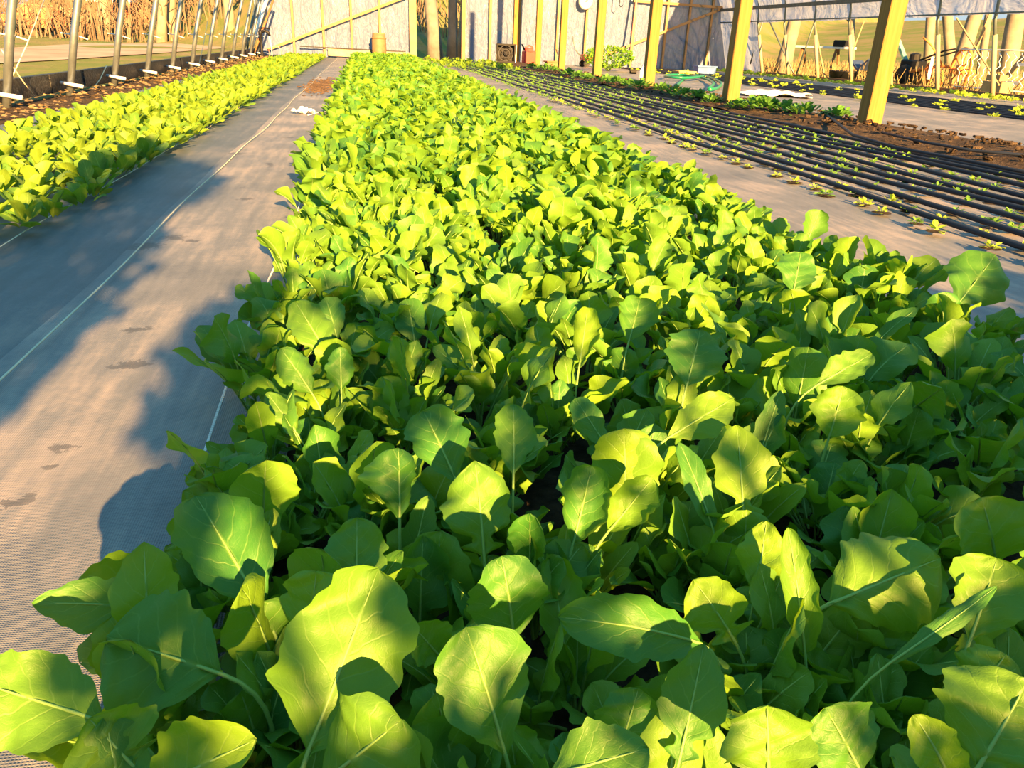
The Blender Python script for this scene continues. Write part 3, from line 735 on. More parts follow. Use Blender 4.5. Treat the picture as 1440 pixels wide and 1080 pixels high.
for i in range(1500):
    x = rng.uniform(XL+.0, -2.25); y = 4.5+rng.random()*18; s = rng.uniform(.012, .035)
    R = Matrix.Rotation(rng.uniform(0, 6), 3, 'Z') @ Matrix.Rotation(rng.uniform(-.8, .8), 3, 'X')
    v = [R @ Vector(q) for q in ((-s, 0, 0), (0, -s*.5, .004), (s, 0, 0), (0, s*.5, .004))]
    z0 = .0+rng.uniform(0, .03)
    mb.add([(q[0]+x, q[1]+y, q[2]+z0) for q in v], [(0, 1, 2, 3)])
tag(mb.build('leaf_litter', simple('dry_leaf', (.18, .13, .07), .8, var=.5, scale=3)), 'dry brown leaf litter along the foot of the left wall', 'leaf litter', kind='stuff')

# right wall: rails, hip board, film
mb = MB(); mb.tube([(XR-.40, y, 1.335) for y in np.linspace(8, 24, 30)], .016, 6); tag(mb.build('trim_1', M_GALVD, smooth=True), 'thin steel rail along the bottom of the side film, right wall', kind='structure')
mb = MB(); mb.beam((XR-.47, 8, 1.665), (XR-.47, 24, 1.665), .04, .085, .1); tag(mb.build('trim_2', simple('grey_board', (.14, .13, .10), .8)), 'dark weathered board along the right wall above the film edge', kind='structure')
mb = MB(); mb.beam((XR+.06, 6, .03), (XR+.06, 24, .03), .04, .09, .1); tag(mb.build('baseboard_right', M_BROWN), 'brown board along the foot of the right wall', kind='structure')
for k, (a, b) in enumerate([((1072, 8), (1116, 103)), ((1075, 22), (1055, 90)), ((1151, 15), (1120, 105))]):
    A = at_X(*a, XR-.1); B = at_X(*b, XR-.1); mb = MB(); mb.tube([Vector(A), Vector(B)], .02, 6)
    tag(mb.build('diagonal_brace', M_GALVD, smooth=True), ['dark steel brace falling right from the far right corner', 'dark steel brace falling left beside the far corner', 'dark steel brace between the second and third far hoops'][k], 'brace', 'diagonal braces at the far right corner')

# poly film
def film_mat(name, col, tf, alpha, freq):
    m, nt, o = mat(name); v = geopos(nt)
    f1 = noise(nt, mapping(nt, v, (freq, freq, .35)), 1.5, 4, .6, 1.2); f2 = noise(nt, mapping(nt, v, (freq*2.2, freq*2.2, 1.4)), 1.2, 3, .6, 2)
    nrm = bump(nt, mth(nt, 'ADD', f1, mth(nt, 'MULTIPLY', f2, .5)), .8, .12)
    b = pbsdf(nt, None, col, .35, nrm, 0, .5)
    tr = nd(nt, 'BsdfTranslucent', {'Color': (*col, 1), 'Normal': nrm}); tp = nd(nt, 'BsdfTransparent')
    a = nd(nt, 'MixShader', {0: tf, 1: b.outputs[0], 2: tr.outputs[0]}); c_ = nd(nt, 'MixShader', {0: alpha, 1: a.outputs[0], 2: tp.outputs[0]})
    nt.links.new(c_.outputs[0], o.inputs[0]); return m
M_FILM = film_mat('poly_film', (.155, .22, .40), .35, .06, 2.5)
M_FILMS = film_mat('side_film', (.50, .60, .85), .5, .05, .35)
YE = 24.0
def endfilm(name, x0, x1, z0, label):
    xs = np.arange(x0, x1+.001, .07); V = []; nz = 16
    for x in xs:
        top = roofz(min(max(x, -2.7), 10.95))
        for j in range(nz+1):
            z = z0+(top-z0)*j/nz
            V.append((x, YE+.09+.025*math.sin(x*9+z*.9)*math.sin(x*2.3+1)+.015*math.sin(x*21-z*2.5), z))
    idx = np.arange(len(V)).reshape(len(xs), nz+1)
    Q = np.stack([idx[:-1, :-1], idx[1:, :-1], idx[1:, 1:], idx[:-1, 1:]], -1).reshape(-1, 4)
    return tag(link(qmesh(name, V, Q, None, M_FILM), name), label, kind='structure')
endfilm('wall_end', -2.85, 1.36, .0, 'white plastic film end wall left of the doorway')
endfilm('wall_end_right', 2.86, 11.02, .0, 'white plastic film end wall right of the doorway')
V = []; ys = np.arange(7.5, 24.3, .25); prof = [(XR-.34, 1.31), (XR-.36, 1.5), (XR-.42, 1.75), (XR-.55, 2.1), (XR-.85, 2.5), (XR-1.3, 2.95)]
for y in ys:
    for (x, z) in prof: V.append((x+.012*math.sin(y*4.3), y, z+.01*math.sin(y*2)))
idx = np.arange(len(V)).reshape(len(ys), len(prof)); Q = np.stack([idx[:-1, :-1], idx[1:, :-1], idx[1:, 1:], idx[:-1, 1:]], -1).reshape(-1, 4)
tag(link(qmesh('wall_right', V, Q, None, M_FILMS), 'wall_right'), 'pale plastic film band along the top of the right wall', kind='structure')
# film strip by the far right corner, standing full height
V = []
for y in np.arange(21.7, 24.1, .12):
    for z in np.linspace(0, 1.36, 6): V.append((XR+.05-.28*z+.02*math.sin(y*7), y, z))
ny = len(V)//6; idx = np.arange(len(V)).reshape(ny, 6); Q = np.stack([idx[:-1, :-1], idx[1:, :-1], idx[1:, 1:], idx[:-1, 1:]], -1).reshape(-1, 4)
tag(link(qmesh('wall_right_corner', V, Q, None, M_FILMS), 'wall_right_corner'), 'pale full height film panel at the far right corner', kind='structure')
# end wall frame
tn = 3
def stud(x, w=.045, z1=None, m=M_STUD, lab=None, y=YE):
    global tn
    mb = MB(); mb.box((0, 0, 0), (w, .09, (z1 or roofz(x))), None, .1); o = mb.build('trim_%d' % tn, m); o.location = (x, y, (z1 or roofz(x))/2); tn += 1
    tag(o, lab, kind='structure')
for i, x in enumerate([-1.86, -1.05, -.28, .5]): stud(x, .06, lab='thin timber stud of the end wall, %s left of the doorway' % ORD[3-i])
stud(1.42, .2, lab='wide pale timber jamb on the left of the far doorway', m=M_WOODP); stud(2.85, .11, lab='timber jamb on the right of the far doorway')
stud(3.62, .07, lab='thin timber stud just right of the far doorway'); stud(4.4, .19, lab='thick timber end post beside the red can', m=M_POST); 
for i, x in enumerate([5.6, 6.45, 7.9, 8.9, 9.6, 10.3]): stud(x, .06, lab='thin timber stud of the end wall, %s right of the thick end post' % ORD[i])
def eb(a, b, lab, w=.035, h=.07, m=M_STUD, y=YE-.06):
    global tn
    A = at_Y(*a, y); B = at_Y(*b, y); mb = MB(); mb.beam(A, B, w, h, .1); tag(mb.build('trim_%d' % tn, m), lab, kind='structure'); tn += 1
eb((376, 70), (585, -10), 'long slanting timber brace left of the doorway')
eb((855, 76), (1037, 4), 'long slanting timber brace at the right of the end wall')
eb((890, 1), (1034, 12), 'horizontal timber rail high on the right of the end wall')
mb = MB(); mb.beam((-.95, YE-.08, .14), (1.3, YE-.08, .10), .05, .2, .1); tag(mb.build('baseboard_end', simple('dusty_board', (.30, .26, .21), .8)), 'dusty pale board along the foot of the end wall', kind='structure')
mb = MB(); mb.beam((-1.7, YE-.13, .26), (1.2, YE-.12, .22), .03, .025, .1); tag(mb.build('trim_%d' % tn, M_BLK), 'thin dark rail above the pale board on the end wall', kind='structure'); tn += 1

# ------------------------------------------------------------------ things at the far end
def put(px, py, z=0): q = at_z(px, py, z); return (float(q[0]), float(q[1]), 0)
# wooden drum on the end wall
q = at_Y(533, 62, 23.6); e = thing('barrel', 'small tan barrel standing against the end wall beyond the arugula', 'barrel', (float(q[0]), 23.55, 0))
mb = MB(); mb.lathe([(.16, 0), (.185, .02), (.2, .25), (.195, .5), (.175, .66), (.16, .66)], n=24); mb.build('body', simple('tan_drum', (.20, .13, .075), .6), e, True)
for z in (.12, .52):
    mb = MB(); mb.lathe([(.196, z), (.204, z+.01), (.204, z+.03), (.196, z+.04)], n=24); mb.build('band', M_BROWN, e, True)
mb = MB(); mb.lathe([(.0, .675), (.165, .672), (.17, .655)], n=24); mb.build('lid', M_WOODP, e)
# black bin on its side
x0, y0, _ = put(711, 92); e = thing('fan_box', 'black box fan with a pale frame standing at the end of the drip lines', 'fan', (x0, y0, 0), -.2)
mb = MB()
for s in (-1, 1): mb.box((s*.24, 0, .30), (.04, .2, .46), None, .2); mb.box((0, 0, .30+s*.21), (.48, .2, .04), None, .2)
mb.build('housing', M_BLK, e)
mb = MB(); mb.tube([(.19*math.cos(a), -.09, .3+.19*math.sin(a)) for a in np.linspace(0, 2*PI, 24, endpoint=False)], .008, 5, closed=True); mb.tube([(.1*math.cos(a), -.09, .3+.1*math.sin(a)) for a in np.linspace(0, 2*PI, 24, endpoint=False)], .006, 5, closed=True)
for a in range(8): mb.tube([(0, -.09, .3), (.19*math.cos(a*PI/4), -.09, .3+.19*math.sin(a*PI/4))], .005, 4)
mb.build('grille', simple('dark_grey_plastic', (.05, .055, .07), .4), e)
mb = MB(); mb.box((0, .07, .3), (.44, .02, .40), None, 0); mb.lathe([(.05, -.03), (.05, .03)], (0, 0, .3), 12, Matrix.Rotation(PI/2, 3, 'X'))
for a in range(4):
    R = Matrix.Rotation(a*PI/2, 3, 'Y') @ Matrix.Rotation(.5, 3, 'Z'); mb.box(R @ Vector((.1, 0, 0))+Vector((0, 0, .3)), (.13, .012, .07), R, .1)
mb.build('blades', M_BLK, e)
for s in (-1, 1):
    mb = MB(); mb.tube([(s*.26, -.2, .015), (s*.26, .2, .015), (s*.27, .0, .5), (s*.26, -.2, .015)], .014, 6); mb.build('stand', M_WHT, e, True)
# red fuel can
M_RED = simple('red_plastic', (.70, .06, .05), .4, var=.15)
x0, y0, _ = put(743, 93); e = thing('fuel_can', 'red plastic fuel can standing beside the end post', 'fuel can', (x0, y0, 0), .2)
mb = MB(); mb.box((0, 0, .19), (.34, .22, .38), None, .25); mb.lathe([(.14, .36), (.10, .43), (.05, .46)], n=16); mb.build('body', M_RED, e)
mb = MB(); mb.tube([(-.11, 0, .38), (-.1, 0, .47), (0, 0, .51), (.1, 0, .47), (.11, 0, .40)], .022, 8); mb.build('handle', M_RED, e, True)
mb = MB(); mb.tube([(-.13, 0, .40), (-.19, 0, .50), (-.22, 0, .54)], [.028, .02, .014], 8); mb.build('spout', M_BLK, e, True)
# red tray cart
x0, y0, _ = put(818, 93); e = thing('garden_cart', 'low red cart tray standing behind the posts', 'cart', (x0, y0-1, 0), .1)
mb = MB(); mb.box((0, 0, .2), (.5, .4, .03), None, .1)
for s in (-1, 1): mb.box((s*.25, 0, .26), (.025, .42, .13)); mb.box((0, s*.2, .26), (.5, .025, .13))
mb.build('tray', M_RED, e)
for sx in (-1, 1):
    for sy in (-1, 1):
        mb = MB(); mb.lathe([(.03, -.02), (.09, -.025), (.09, .025), (.03, .02)], (sx*.2, sy*.17, .09), 14, Matrix.Rotation(PI/2, 3, 'X')); mb.build('wheel', M_BLK, e)
mb = MB(); mb.tube([(-.25, 0, .2), (-.5, 0, .45), (-.62, -.0, .8)], .015, 6); mb.build('handle', M_GALVD, e, True)
# dial on the end wall
q = at_Y(824, 2, 23.85); e = thing('dial_thermometer', 'round white dial thermometer hung high on the end wall', 'thermometer', tuple(map(float, q)))
RX = Matrix.Rotation(PI/2, 3, 'X')
mb = MB(); mb.lathe([(.0, .02), (.195, .02), (.215, .0), (.215, -.03), (.0, -.03)], n=28, rot=RX); mb.build('case', simple('grey_rim', (.35, .38, .36), .4), e, True)
mb = MB(); mb.lathe([(.175, .0215), (.175, .024)], n=28, rot=RX); mb.build('dial_face', simple('dial_white', (.78, .80, .72), .4, var=.03), e)
mb = MB()
for k in range(12):
    a = k*PI/6; mb.box((.145*math.sin(a), -.027, .145*math.cos(a)), (.012, .004, .035), Matrix.Rotation(a, 3, 'Y'))
mb.box((.06, -.03, .04), (.14, .004, .014), Matrix.Rotation(-.6, 3, 'Y')); mb.build('needle_and_ticks', M_BLK, e)
mb = MB(); mb.lathe([(.06, .025), (.06, .026)], n=3, rot=Matrix.Rotation(.5, 3, 'Y') @ RX); mb.build('dial_centre', simple('dial_green', (.3, .5, .2), .5), e)
# red handled tool, hook
A = at_Y(896, -8, 23.7); B = at_Y(886, 78, 23.5); mb = MB(); mb.tube([Vector(B), Vector(A)], .03, 8)
tag(mb.build('tool_handle', simple('faded_red_pole', (.62, .20, .17), .6), smooth=True), 'faded red pole leaning upright on the end wall', 'pole')
A = at_Y(872, -4, 23.6); mb = MB(); x, y, z = map(float, A); mb.tube([(x, y, z+.5), (x, y, z-.1), (x-.01, y, z-.2), (x+.05, y, z-.25), (x+.09, y, z-.2)], .013, 6)
tag(mb.build('hanging_hook', M_BLK, smooth=True), 'small black hook hanging in front of the end wall', 'hook')
# shrub
x0, y0, _ = put(855, 101); e = thing('bushy_plant', 'large bushy yellow green plant beyond the fourth post', 'bush', (x0, y0, 0))
def cloud(r, n, rx, ry, rz, L, W, zc, skip=None):
    Bs = []
    for i in range(n):
        d = r.normal(size=3); d /= np.linalg.norm(d); d *= r.uniform(.5, 1)**.4; c = np.array([d[0]*rx, d[1]*ry, zc+d[2]*rz])
        if c[2] < .02 or (skip and skip(c)): continue
        B, _ = make_leaf(r, 'oval', L*r.uniform(.6, 1.2), .01, W*r.uniform(.6, 1.2), r.uniform(0, 1.4), r.uniform(.6, 2.2), r.uniform(0, 6.28), 4, 2, r.uniform(-1, 1), c, fold=.2, wave=.1); Bs.append(B)
    return join(Bs)
link(qmesh('foliage', *cloud(rng, 900, .62, .55, .26, .09, .05, .3), M_ARU), 'foliage', e)
mb = MB()
for k in range(9): a = k*.7; mb.tube([(0, 0, 0), (.2*math.cos(a), .2*math.sin(a), .2), (.45*math.cos(a), .4*math.sin(a), .36)], .012, 5)
mb.build('stems', M_RIB, e, True)
# boxes, crates
def crate(px, py, w, d, h, m, label, cat='crate', rz=0, name='storage_crate', lid=None):
    x0, y0, _ = put(px, py); e = thing(name, label, cat, (x0, y0, 0), rz); mb = MB(); t = .018
    mb.box((0, 0, .02), (w, d, .04))
    for s in (-1, 1): mb.box((s*(w/2-t/2), 0, h/2), (t, d, h)); mb.box((0, s*(d/2-t/2), h/2), (w-2*t, t, h))
    mb.build('body', m, e)
    mb = MB()
    for s in (-1, 1): mb.box((s*(w/2+.012), 0, h-.015), (.024, d+.05, .03)); mb.box((0, s*(d/2+.012), h-.015), (w+.05, .024, .03))
    mb.build('rim', lid or m, e); return e
crate(990, 106, .46, .3, .22, simple('pale_blue_plastic', (.06, .14, .36), .4), 'pale blue plastic crate before the end wall at right')
crate(962, 106, .42, .3, .1, M_WOODP, 'low tan wooden tray beside the blue crate', 'tray', .1, 'wooden_tray')
crate(890, 104, .14, .1, .1, M_BLK, 'small black box on the walkway near the third post', 'box', 0, 'small_box')
crate(775, 95, .3, .2, .16, M_BROWN, 'small brown box near the far posts', 'box', .2, 'small_box')
x0, y0, _ = put(903, 113); e = thing('plastic_bottle', 'white plastic jug standing left of the third post', 'bottle', (x0, y0, 0))
mb = MB(); mb.lathe([(.06, 0), (.068, .02), (.068, .17), (.03, .23), (.022, .24), (.022, .26)], n=14); mb.build('body', M_WHT, e, True)
mb = MB(); mb.lathe([(.026, .258), (.026, .285), (0, .285)], n=12); mb.build('cap', simple('blue_cap', (.1, .2, .5), .4), e)
# wooden stakes bundle near herb strip
x0, y0, _ = put(775, 98)
# green hose
M_HOSE = simple('green_hose', (.008, .18, .09), .35, var=.15, spec=.5)
pts = [(945, 128), (955, 117), (968, 108), (985, 106), (1002, 110), (1014, 117), (1008, 124), (996, 125), (1003, 117), (990, 110), (965, 106), (945, 105), (935, 107), (950, 109), (975, 109), (992, 106)]
P3 = [at_z(a, b, .03+.004*i) for i, (a, b) in enumerate(pts)]
fine = []
for i in range(len(P3)-1):
    p0 = P3[max(0, i-1)]; p1 = P3[i]; p2 = P3[i+1]; p3 = P3[min(len(P3)-1, i+2)]
    for t in np.linspace(0, 1, 7)[:-1]: fine.append(.5*((2*p1)+(-p0+p2)*t+(2*p0-5*p1+4*p2-p3)*t*t+(-p0+3*p1-3*p2+p3)*t**3))
mb = MB(); mb.tube([Vector(q) for q in fine], .024, 8); tag(mb.build('garden_hose', M_HOSE, smooth=True), 'green garden hose looped on the walkway right of the third post', 'hose')
# white film scraps
def crumple(name, px, py, w, d, h, m, label, cat, rz=0, seed=0, nx=26):
    x0, y0, _ = put(px, py); r = np.random.default_rng(seed); V = []; ph = r.uniform(0, 6, 6)
    for i in range(nx+1):
        for j in range(nx+1):
            u, v = i/nx-.5, j/nx-.5; e_ = 1-(abs(u*2)**3+abs(v*2)**3)*.5
            z = .012+h*max(0, e_)*(.5+.5*math.sin(u*9+ph[0]+2*math.sin(v*6+ph[1])))+.25*h*math.sin(u*21+v*13+ph[2])
            V.append((u*w*(1+.12*math.sin(v*9+ph[3])), v*d*(1+.2*math.sin(u*8+ph[4])), max(.004, z)))
    idx = np.arange(len(V)).reshape(nx+1, nx+1); Q = np.stack([idx[:-1, :-1], idx[1:, :-1], idx[1:, 1:], idx[:-1, 1:]], -1).reshape(-1, 4)
    o = link(qmesh(name, V, Q, None, m), name); o.location = (x0, y0, .02); o.rotation_euler = (0, 0, rz)
    so = o.modifiers.new('s', 'SOLIDIFY'); so.thickness = .004
    return tag(o, label, cat)
crumple('plastic_sheet', 1088, 136, .95, .9, .05, M_WHT, 'crumpled white plastic sheet lying on the walkway right of the second post', 'plastic sheet', -.5, 2)
crumple('work_glove', 427, 163, .16, .10, .035, M_WHT, 'small crumpled white plastic scrap on the far part of the path', 'plastic scrap', .3, 3, 16).name = 'plastic_scrap'
mb = MB(); mb.tube([Vector(at_z(x, y, .026)) for x, y in [(433, 162), (445, 159), (458, 157), (470, 155)]], .003, 5); tag(mb.build('white_string', M_WHT, smooth=True), 'white string trailing from the scrap toward the arugula', 'string')
mb = MB()
for i in range(520):
    g0 = at_z(452, 122); x = float(g0[0])+rng.normal()*.09; y = float(g0[1])+rng.normal()*.7; q = rng.uniform(.006, .022)
    R = Matrix.Rotation(rng.uniform(0, 6), 3, 'Z')
    mb.box((min(x, -.16), y, .022), (q*2, q*1.3, .008), R, .4)
tag(mb.build('spilled_soil', simple('reddish_soil', (.075, .05, .035), .95, var=.5)), 'scattered reddish brown soil on the far part of the path', 'soil', kind='stuff')

# leaning poles in the left corner and hydrant
for k, (a, b, r, m, lab) in enumerate([((350, 78), (376, -5), .05, M_WHT, 'white plastic pole leaning in the far left corner, thickest of the bundle'), ((345, 79), (362, -5), .035, M_GALVD, 'dark pole at the left of the corner bundle'),
        ((356, 78), (386, -5), .03, M_BROWN, 'brown pole at the right of the corner bundle'), ((340, 80), (368, -5), .03, M_STK, 'tan pole leaning within the corner bundle')]):
    A = at_Y(*a, 22.3+k*.12); B = at_Y(*b, 22.8+k*.1); A[2] = max(A[2], 0); mb = MB(); mb.tube([Vector(A), Vector(B)], r, 8); tag(mb.build('leaning_pole', m, smooth=True), lab, 'pole', 'poles leaning in the far left corner')
x0, y0, _ = put(369, 80); e = thing('yard_hydrant', 'black yard hydrant with a hooked spout in the far left corner', 'hydrant', (x0, y0, 0))
mb = MB(); mb.lathe([(.09, 0), (.07, .03), (.035, .1), (.03, .5), (.05, .52), (.05, .60), (.02, .64)], n=14); mb.build('standpipe', M_BLK, e, True)
mb = MB(); mb.tube([(0, 0, .56), (.1, 0, .62), (.2, 0, .58), (.22, 0, .50)], .035, 8); mb.build('spout', M_BLK, e, True)
mb = MB(); mb.tube([(.0, 0, .62), (-.03, 0, .66), (.12, 0, .68), (.24, 0, .66)], .02, 6); mb.build('lever_handle', M_BLK, e, True)
mb = MB(); mb.tube([(.21, 0, .5), (.24, 0, .3), (.25, -.02, .02)], .012, 6); mb.build('drip_hose', M_WHT, e, True)
x0, y0, _ = put(389, 79); mb = MB(); mb.tube([(x0-.18, y0, 0), (x0-.18, y0, .14), (x0-.09, y0, .24), (x0+.05, y0, .25), (x0+.14, y0, .16), (x0+.14, y0, 0)], .014, 6)
tag(mb.build('wire_hoop', simple('dull_pink', (.55, .3, .26), .6), smooth=True), 'low pinkish wire hoop beside the hydrant', 'wire hoop')

# ------------------------------------------------------------------ outside
M_BARK = simple('sunlit_bark', (.22, .20, .16), .95, var=.35, scale=3, bmp=.6)
M_BARKG = simple('grey_bark', (.15, .15, .15), .95, var=.35, scale=3, bmp=.6)
M_TWIG = simple('brush_twigs', (.13, .10, .075), .9, var=.5, scale=.6)
def tree(px_b, py_b, px_t, dist, r, m, label, br=5, Y=None, H=7):
    """trunk with limbs; base is found on the sight line at the given depth Y"""
    A = at_Y(px_b, py_b, dist); B = at_Y(px_t, 0, dist)
    x, y = float(A[0]), float(A[1]); z0 = float(terr(np.array(x), np.array(y)))-.15
    lean = (B[0]-A[0])/max(.4, B[2]-A[2])
    e = thing('tree', label, 'tree', (x, y, z0))
    rr = np.random.default_rng(int(px_b*7+py_b)); n = 9
    pts = [(lean*H*t+.12*math.sin(t*5+px_b), .1*math.sin(t*4), H*t) for t in np.linspace(0, 1, n)]
    mb = MB(); mb.tube(pts, [r*(1.25 if i == 0 else 1-.6*i/n) for i in range(n)], 10); mb.build('trunk', m, e, True)
    for k in range(br):
        i = 2+int(rr.integers(6)); b = Vector(pts[i]); a = rr.uniform(0, 6.28); L = rr.uniform(1.2, 2.6); q = [b]
        for s in range(1, 5): q.append(b+Vector((math.cos(a)*L*s/4, math.sin(a)*L*s/4, L*.9*(s/4)**1.2+rr.uniform(-.1, .1))))
        mb = MB(); mb.tube(q, [r*.35, r*.28, r*.2, r*.12, r*.05], 6)
        for s in range(6):
            c = q[1+s % 4]; a2 = rr.uniform(0, 6.28); l2 = rr.uniform(.5, 1.1); mb.tube([c, c+Vector((math.cos(a2)*l2*.5, math.sin(a2)*l2*.5, l2*.5)), c+Vector((math.cos(a2)*l2, math.sin(a2)*l2, l2*1.1))], [r*.1, r*.07, r*.03], 5)
        mb.build('branch', m, e, True)
    return e
GT = 'bare trees outside the greenhouse'
tree(149, 52, 148, 44, .36, M_BARK, 'thick sunlit bare trunk outside between the second and third left hoops')
tree(168, 55, 165, 46, .22, M_BARKG, 'thinner grey trunk just right of the thick one, outside left')
tree(231, 62, 229, 40, .22, M_BARK, 'left of two pale trunks outside the middle of the left wall')
tree(242, 62, 243, 41, .26, M_BARK, 'right of two pale trunks outside the middle of the left wall')
tree(322, 66, 318, 38, .22, M_BARK, 'pale trunk outside near the far left corner')
tree(332, 66, 326, 44, .16, M_BARK, 'slim pale trunk closest to the far left corner')
tree(610, 80, 601, 27, .23, M_BARKG, 'grey trunk seen at the left of the far doorway')
tree(630, 82, 636, 28, .17, M_BARKG, 'forked grey trunk seen in the middle of the far doorway')
tree(642, 82, 650, 28.6, .15, M_BARK, 'thin trunk seen at the right of the far doorway')
tree(590, 60, 588, 40, .12, M_BARK, 'thin distant trunk seen through the far doorway', 3)
for k, (a, b, t_, d, r) in enumerate([(1104, 108, 1130, 23, .22), (1318, 95, 1321, 19, .13), (1350, 100, 1378, 19, .20), (1378, 96, 1400, 22, .12), (1346, 60, 1346, 26, .2), (1430, 80, 1446, 20, .26), (1195, 90, 1202, 30, .12)]):
    tree(a, b, t_, d, r, M_BARK, ['broad pale leaning trunk outside the far right corner', 'pale trunk outside the right wall behind the orange wheel', 'thick pale trunk leaning right behind the orange wheel', 'slim trunk leaning right beyond the wire panel', 'straight trunk behind the leaning one, outside right', 'thick trunk behind the ladder at the right edge', 'thin sapling outside right, far up the grass'][k], 3)
# sliver trunks
# brush thicket outside left
V = []; mb = MB()
for i in range(900):
    px = rng.uniform(-60, 360); d = rng.uniform(40, 62); q = at_Y(px, 52, d); x, y = float(q[0]), float(q[1]); z = float(terr(np.array(x), np.array(y)))
    h = rng.uniform(.8, 2.6); l1, l2 = rng.uniform(-.7, .7, 2)
    mb.tube([(x, y, z-.1), (x+l1*.4, y+l2*.4, z+h*.55), (x+l1, y+l2, z+h)], [.035, .025, .01], 3)
    mb.tube([(x+l1*.4, y+l2*.4, z+h*.55), (x-l1*1.2, y+l2, z+h*.95)], [.02, .008], 3)
tag(mb.build('brush', M_TWIG), 'tangled orange brown brush along the field edge outside left', 'brush', kind='stuff')
mb = MB()
for i in range(420):
    px = rng.uniform(575, 655); d = rng.uniform(33, 55); q = at_Y(px, 52, d); x, y = float(q[0]), float(q[1]); z = float(terr(np.array(x), np.array(y)))
    h = rng.uniform(.5, 1.6); l1, l2 = rng.uniform(-.4, .4, 2); mb.tube([(x, y, z-.1), (x+l1*.4, y, z+h*.55), (x+l1, y+l2, z+h)], [.025, .018, .008], 3)
tag(mb.build('brush', M_TWIG), 'brown brush on the slope seen through the far doorway', 'brush', kind='stuff')
M_WEED = simple('dry_weed', (.20, .16, .08), .9, var=.35, scale=.8)
mb = MB()
for i in range(2600):
    x = rng.uniform(11.6, 17); y = rng.uniform(11, 30); z = float(terr(np.array(x), np.array(y))); h = rng.uniform(.12, .45); l1, l2 = rng.uniform(-.2, .2, 2)
    mb.tube([(x, y, z-.05), (x+l1, y+l2, z+h)], [.012, .004], 3, False)
tag(mb.build('weeds', M_WEED), 'dry straw coloured weeds outside the right wall', 'weeds', kind='stuff')
# road patch outside left
q = [at_z(*a) for a in [(-80, 92), (-80, 72), (120, 60), (260, 61), (330, 66), (250, 72), (100, 82)]]
mb = MB(); mb.add([(a[0], a[1], -.012) for a in q], [tuple(range(len(q)))])
o = mb.build('dirt_track', M_ROAD); tag(o, 'pale dirt track crossing the grass outside left', 'dirt track')
# vehicles far left
def truck(px, py, dist, col, label, white_top=False, rz=0):
    A = at_Y(px, py, dist); x, y = float(A[0]), float(A[1]); z = float(terr(np.array(x), np.array(y))); e = thing('pickup_truck' if white_top else 'car', label, 'vehicle', (x, y, z), rz)
    prof = [(-2.2, .35), (2.2, .35), (2.25, .75), (1.5, .95), (.8, 1.0), (.35, 1.45), (-1.1, 1.5), (-1.7, 1.0), (-2.2, .95)]
    mb = MB(); n = len(prof); v = [(a, s*.85*(1 if b < 1.2 else .85), b) for s in (-1, 1) for a, b in prof]
    mb.add(v, [tuple(range(n))[::-1], tuple(range(n, 2*n))]+[(i, (i+1) % n, n+(i+1) % n, n+i) for i in range(n)]); mb.build('body', col, e)
    for sx in (-1.4, 1.4):
        for sy in (-.86, .86):
            mb = MB(); mb.lathe([(.0, -.1), (.34, -.1), (.36, 0), (.34, .1), (0, .1)], (sx, sy, .36), 16, Matrix.Rotation(PI/2, 3, 'X')); mb.build('wheel', M_BLK, e, True)
    mb = MB()
    for s in (-1, 1): mb.add([(-1.4, s*.80, 1.05), (.55, s*.80, 1.05), (.25, s*.745, 1.4), (-1.05, s*.745, 1.42)], [(0, 1, 2, 3) if s < 0 else (3, 2, 1, 0)])
    mb.build('windows', M_BLK, e)
    if white_top: mb = MB(); mb.box((-.9, 0, 1.62), (2.6, 1.7, .5), None, .3); mb.build('canopy', M_WHT, e)
M_RC = simple('faded_red_paint', (.62, .13, .05), .5, var=.2)
truck(72, 38, 50, M_RC, 'blurred orange red car in the brush outside the far left', False, .3)
truck(186, 40, 52, M_RC, 'red vehicle with a white top behind the third left hoop', True, .1)
truck(98, 33, 56, simple('pale_green_paint', (.55, .6, .4), .5), 'small pale vehicle behind the orange red car', False, .8)

# things outside the right wall
def grp(name, px, py, X, label, cat, rz=0):
    q = at_X(px, py, X); return thing(name, label, cat, (X, float(q[1]), 0), rz), float(q[1])
e, y = grp('work_table', 1150, 88, 14.5, 'rough table with a long white board on top, outside the right wall', 'table', .5)
mb = MB(); mb.box((0, 0, .78), (.3, 2.3, .07), None, .2); mb.build('tabletop', M_WHT, e)
for sx in (-.6, .6):
    for s in (-1, 1): mb = MB(); mb.beam((s*.28, sx, 0), (s*.05, sx, .75), .07, .05); mb.build('leg', M_BROWN, e)
mb = MB(); mb.box((0, -.7, .9), (.35, .4, .2), None, .3); mb.build('clutter', M_BLK, e)
e, y = grp('folding_recliner', 1212, 98, 12.6, 'dark blue folded seat outside the right wall', 'seat', .2)
M_NAVY = simple('navy_plastic', (.03, .05, .12), .4)
mb = MB(); mb.beam((0, .25, .45), (0, -.05, .25), .4, .05); mb.build('seat', M_NAVY, e)
mb = MB(); mb.beam((0, -.05, .25), (0, -.35, .5), .4, .05); mb.build('backrest', M_NAVY, e)
for s in (-1, 1): mb = MB(); mb.tube([(s*.17, .12, 0), (s*.17, -.05, .25), (s*.17, -.25, 0)], .02, 6); mb.build('leg', M_BLK, e, True)
e, y = grp('dark_bucket', 1185, 118, 11.9, 'low black tub on the ground outside the right wall', 'tub')
e.name = 'plastic_tub'
mb = MB(); mb.lathe([(.22, 0), (.32, .03), (.36, .2), (.39, .22), (.37, .2), (.33, .05), (0, .04)], n=22); mb.build('body', M_BLK, e, True)
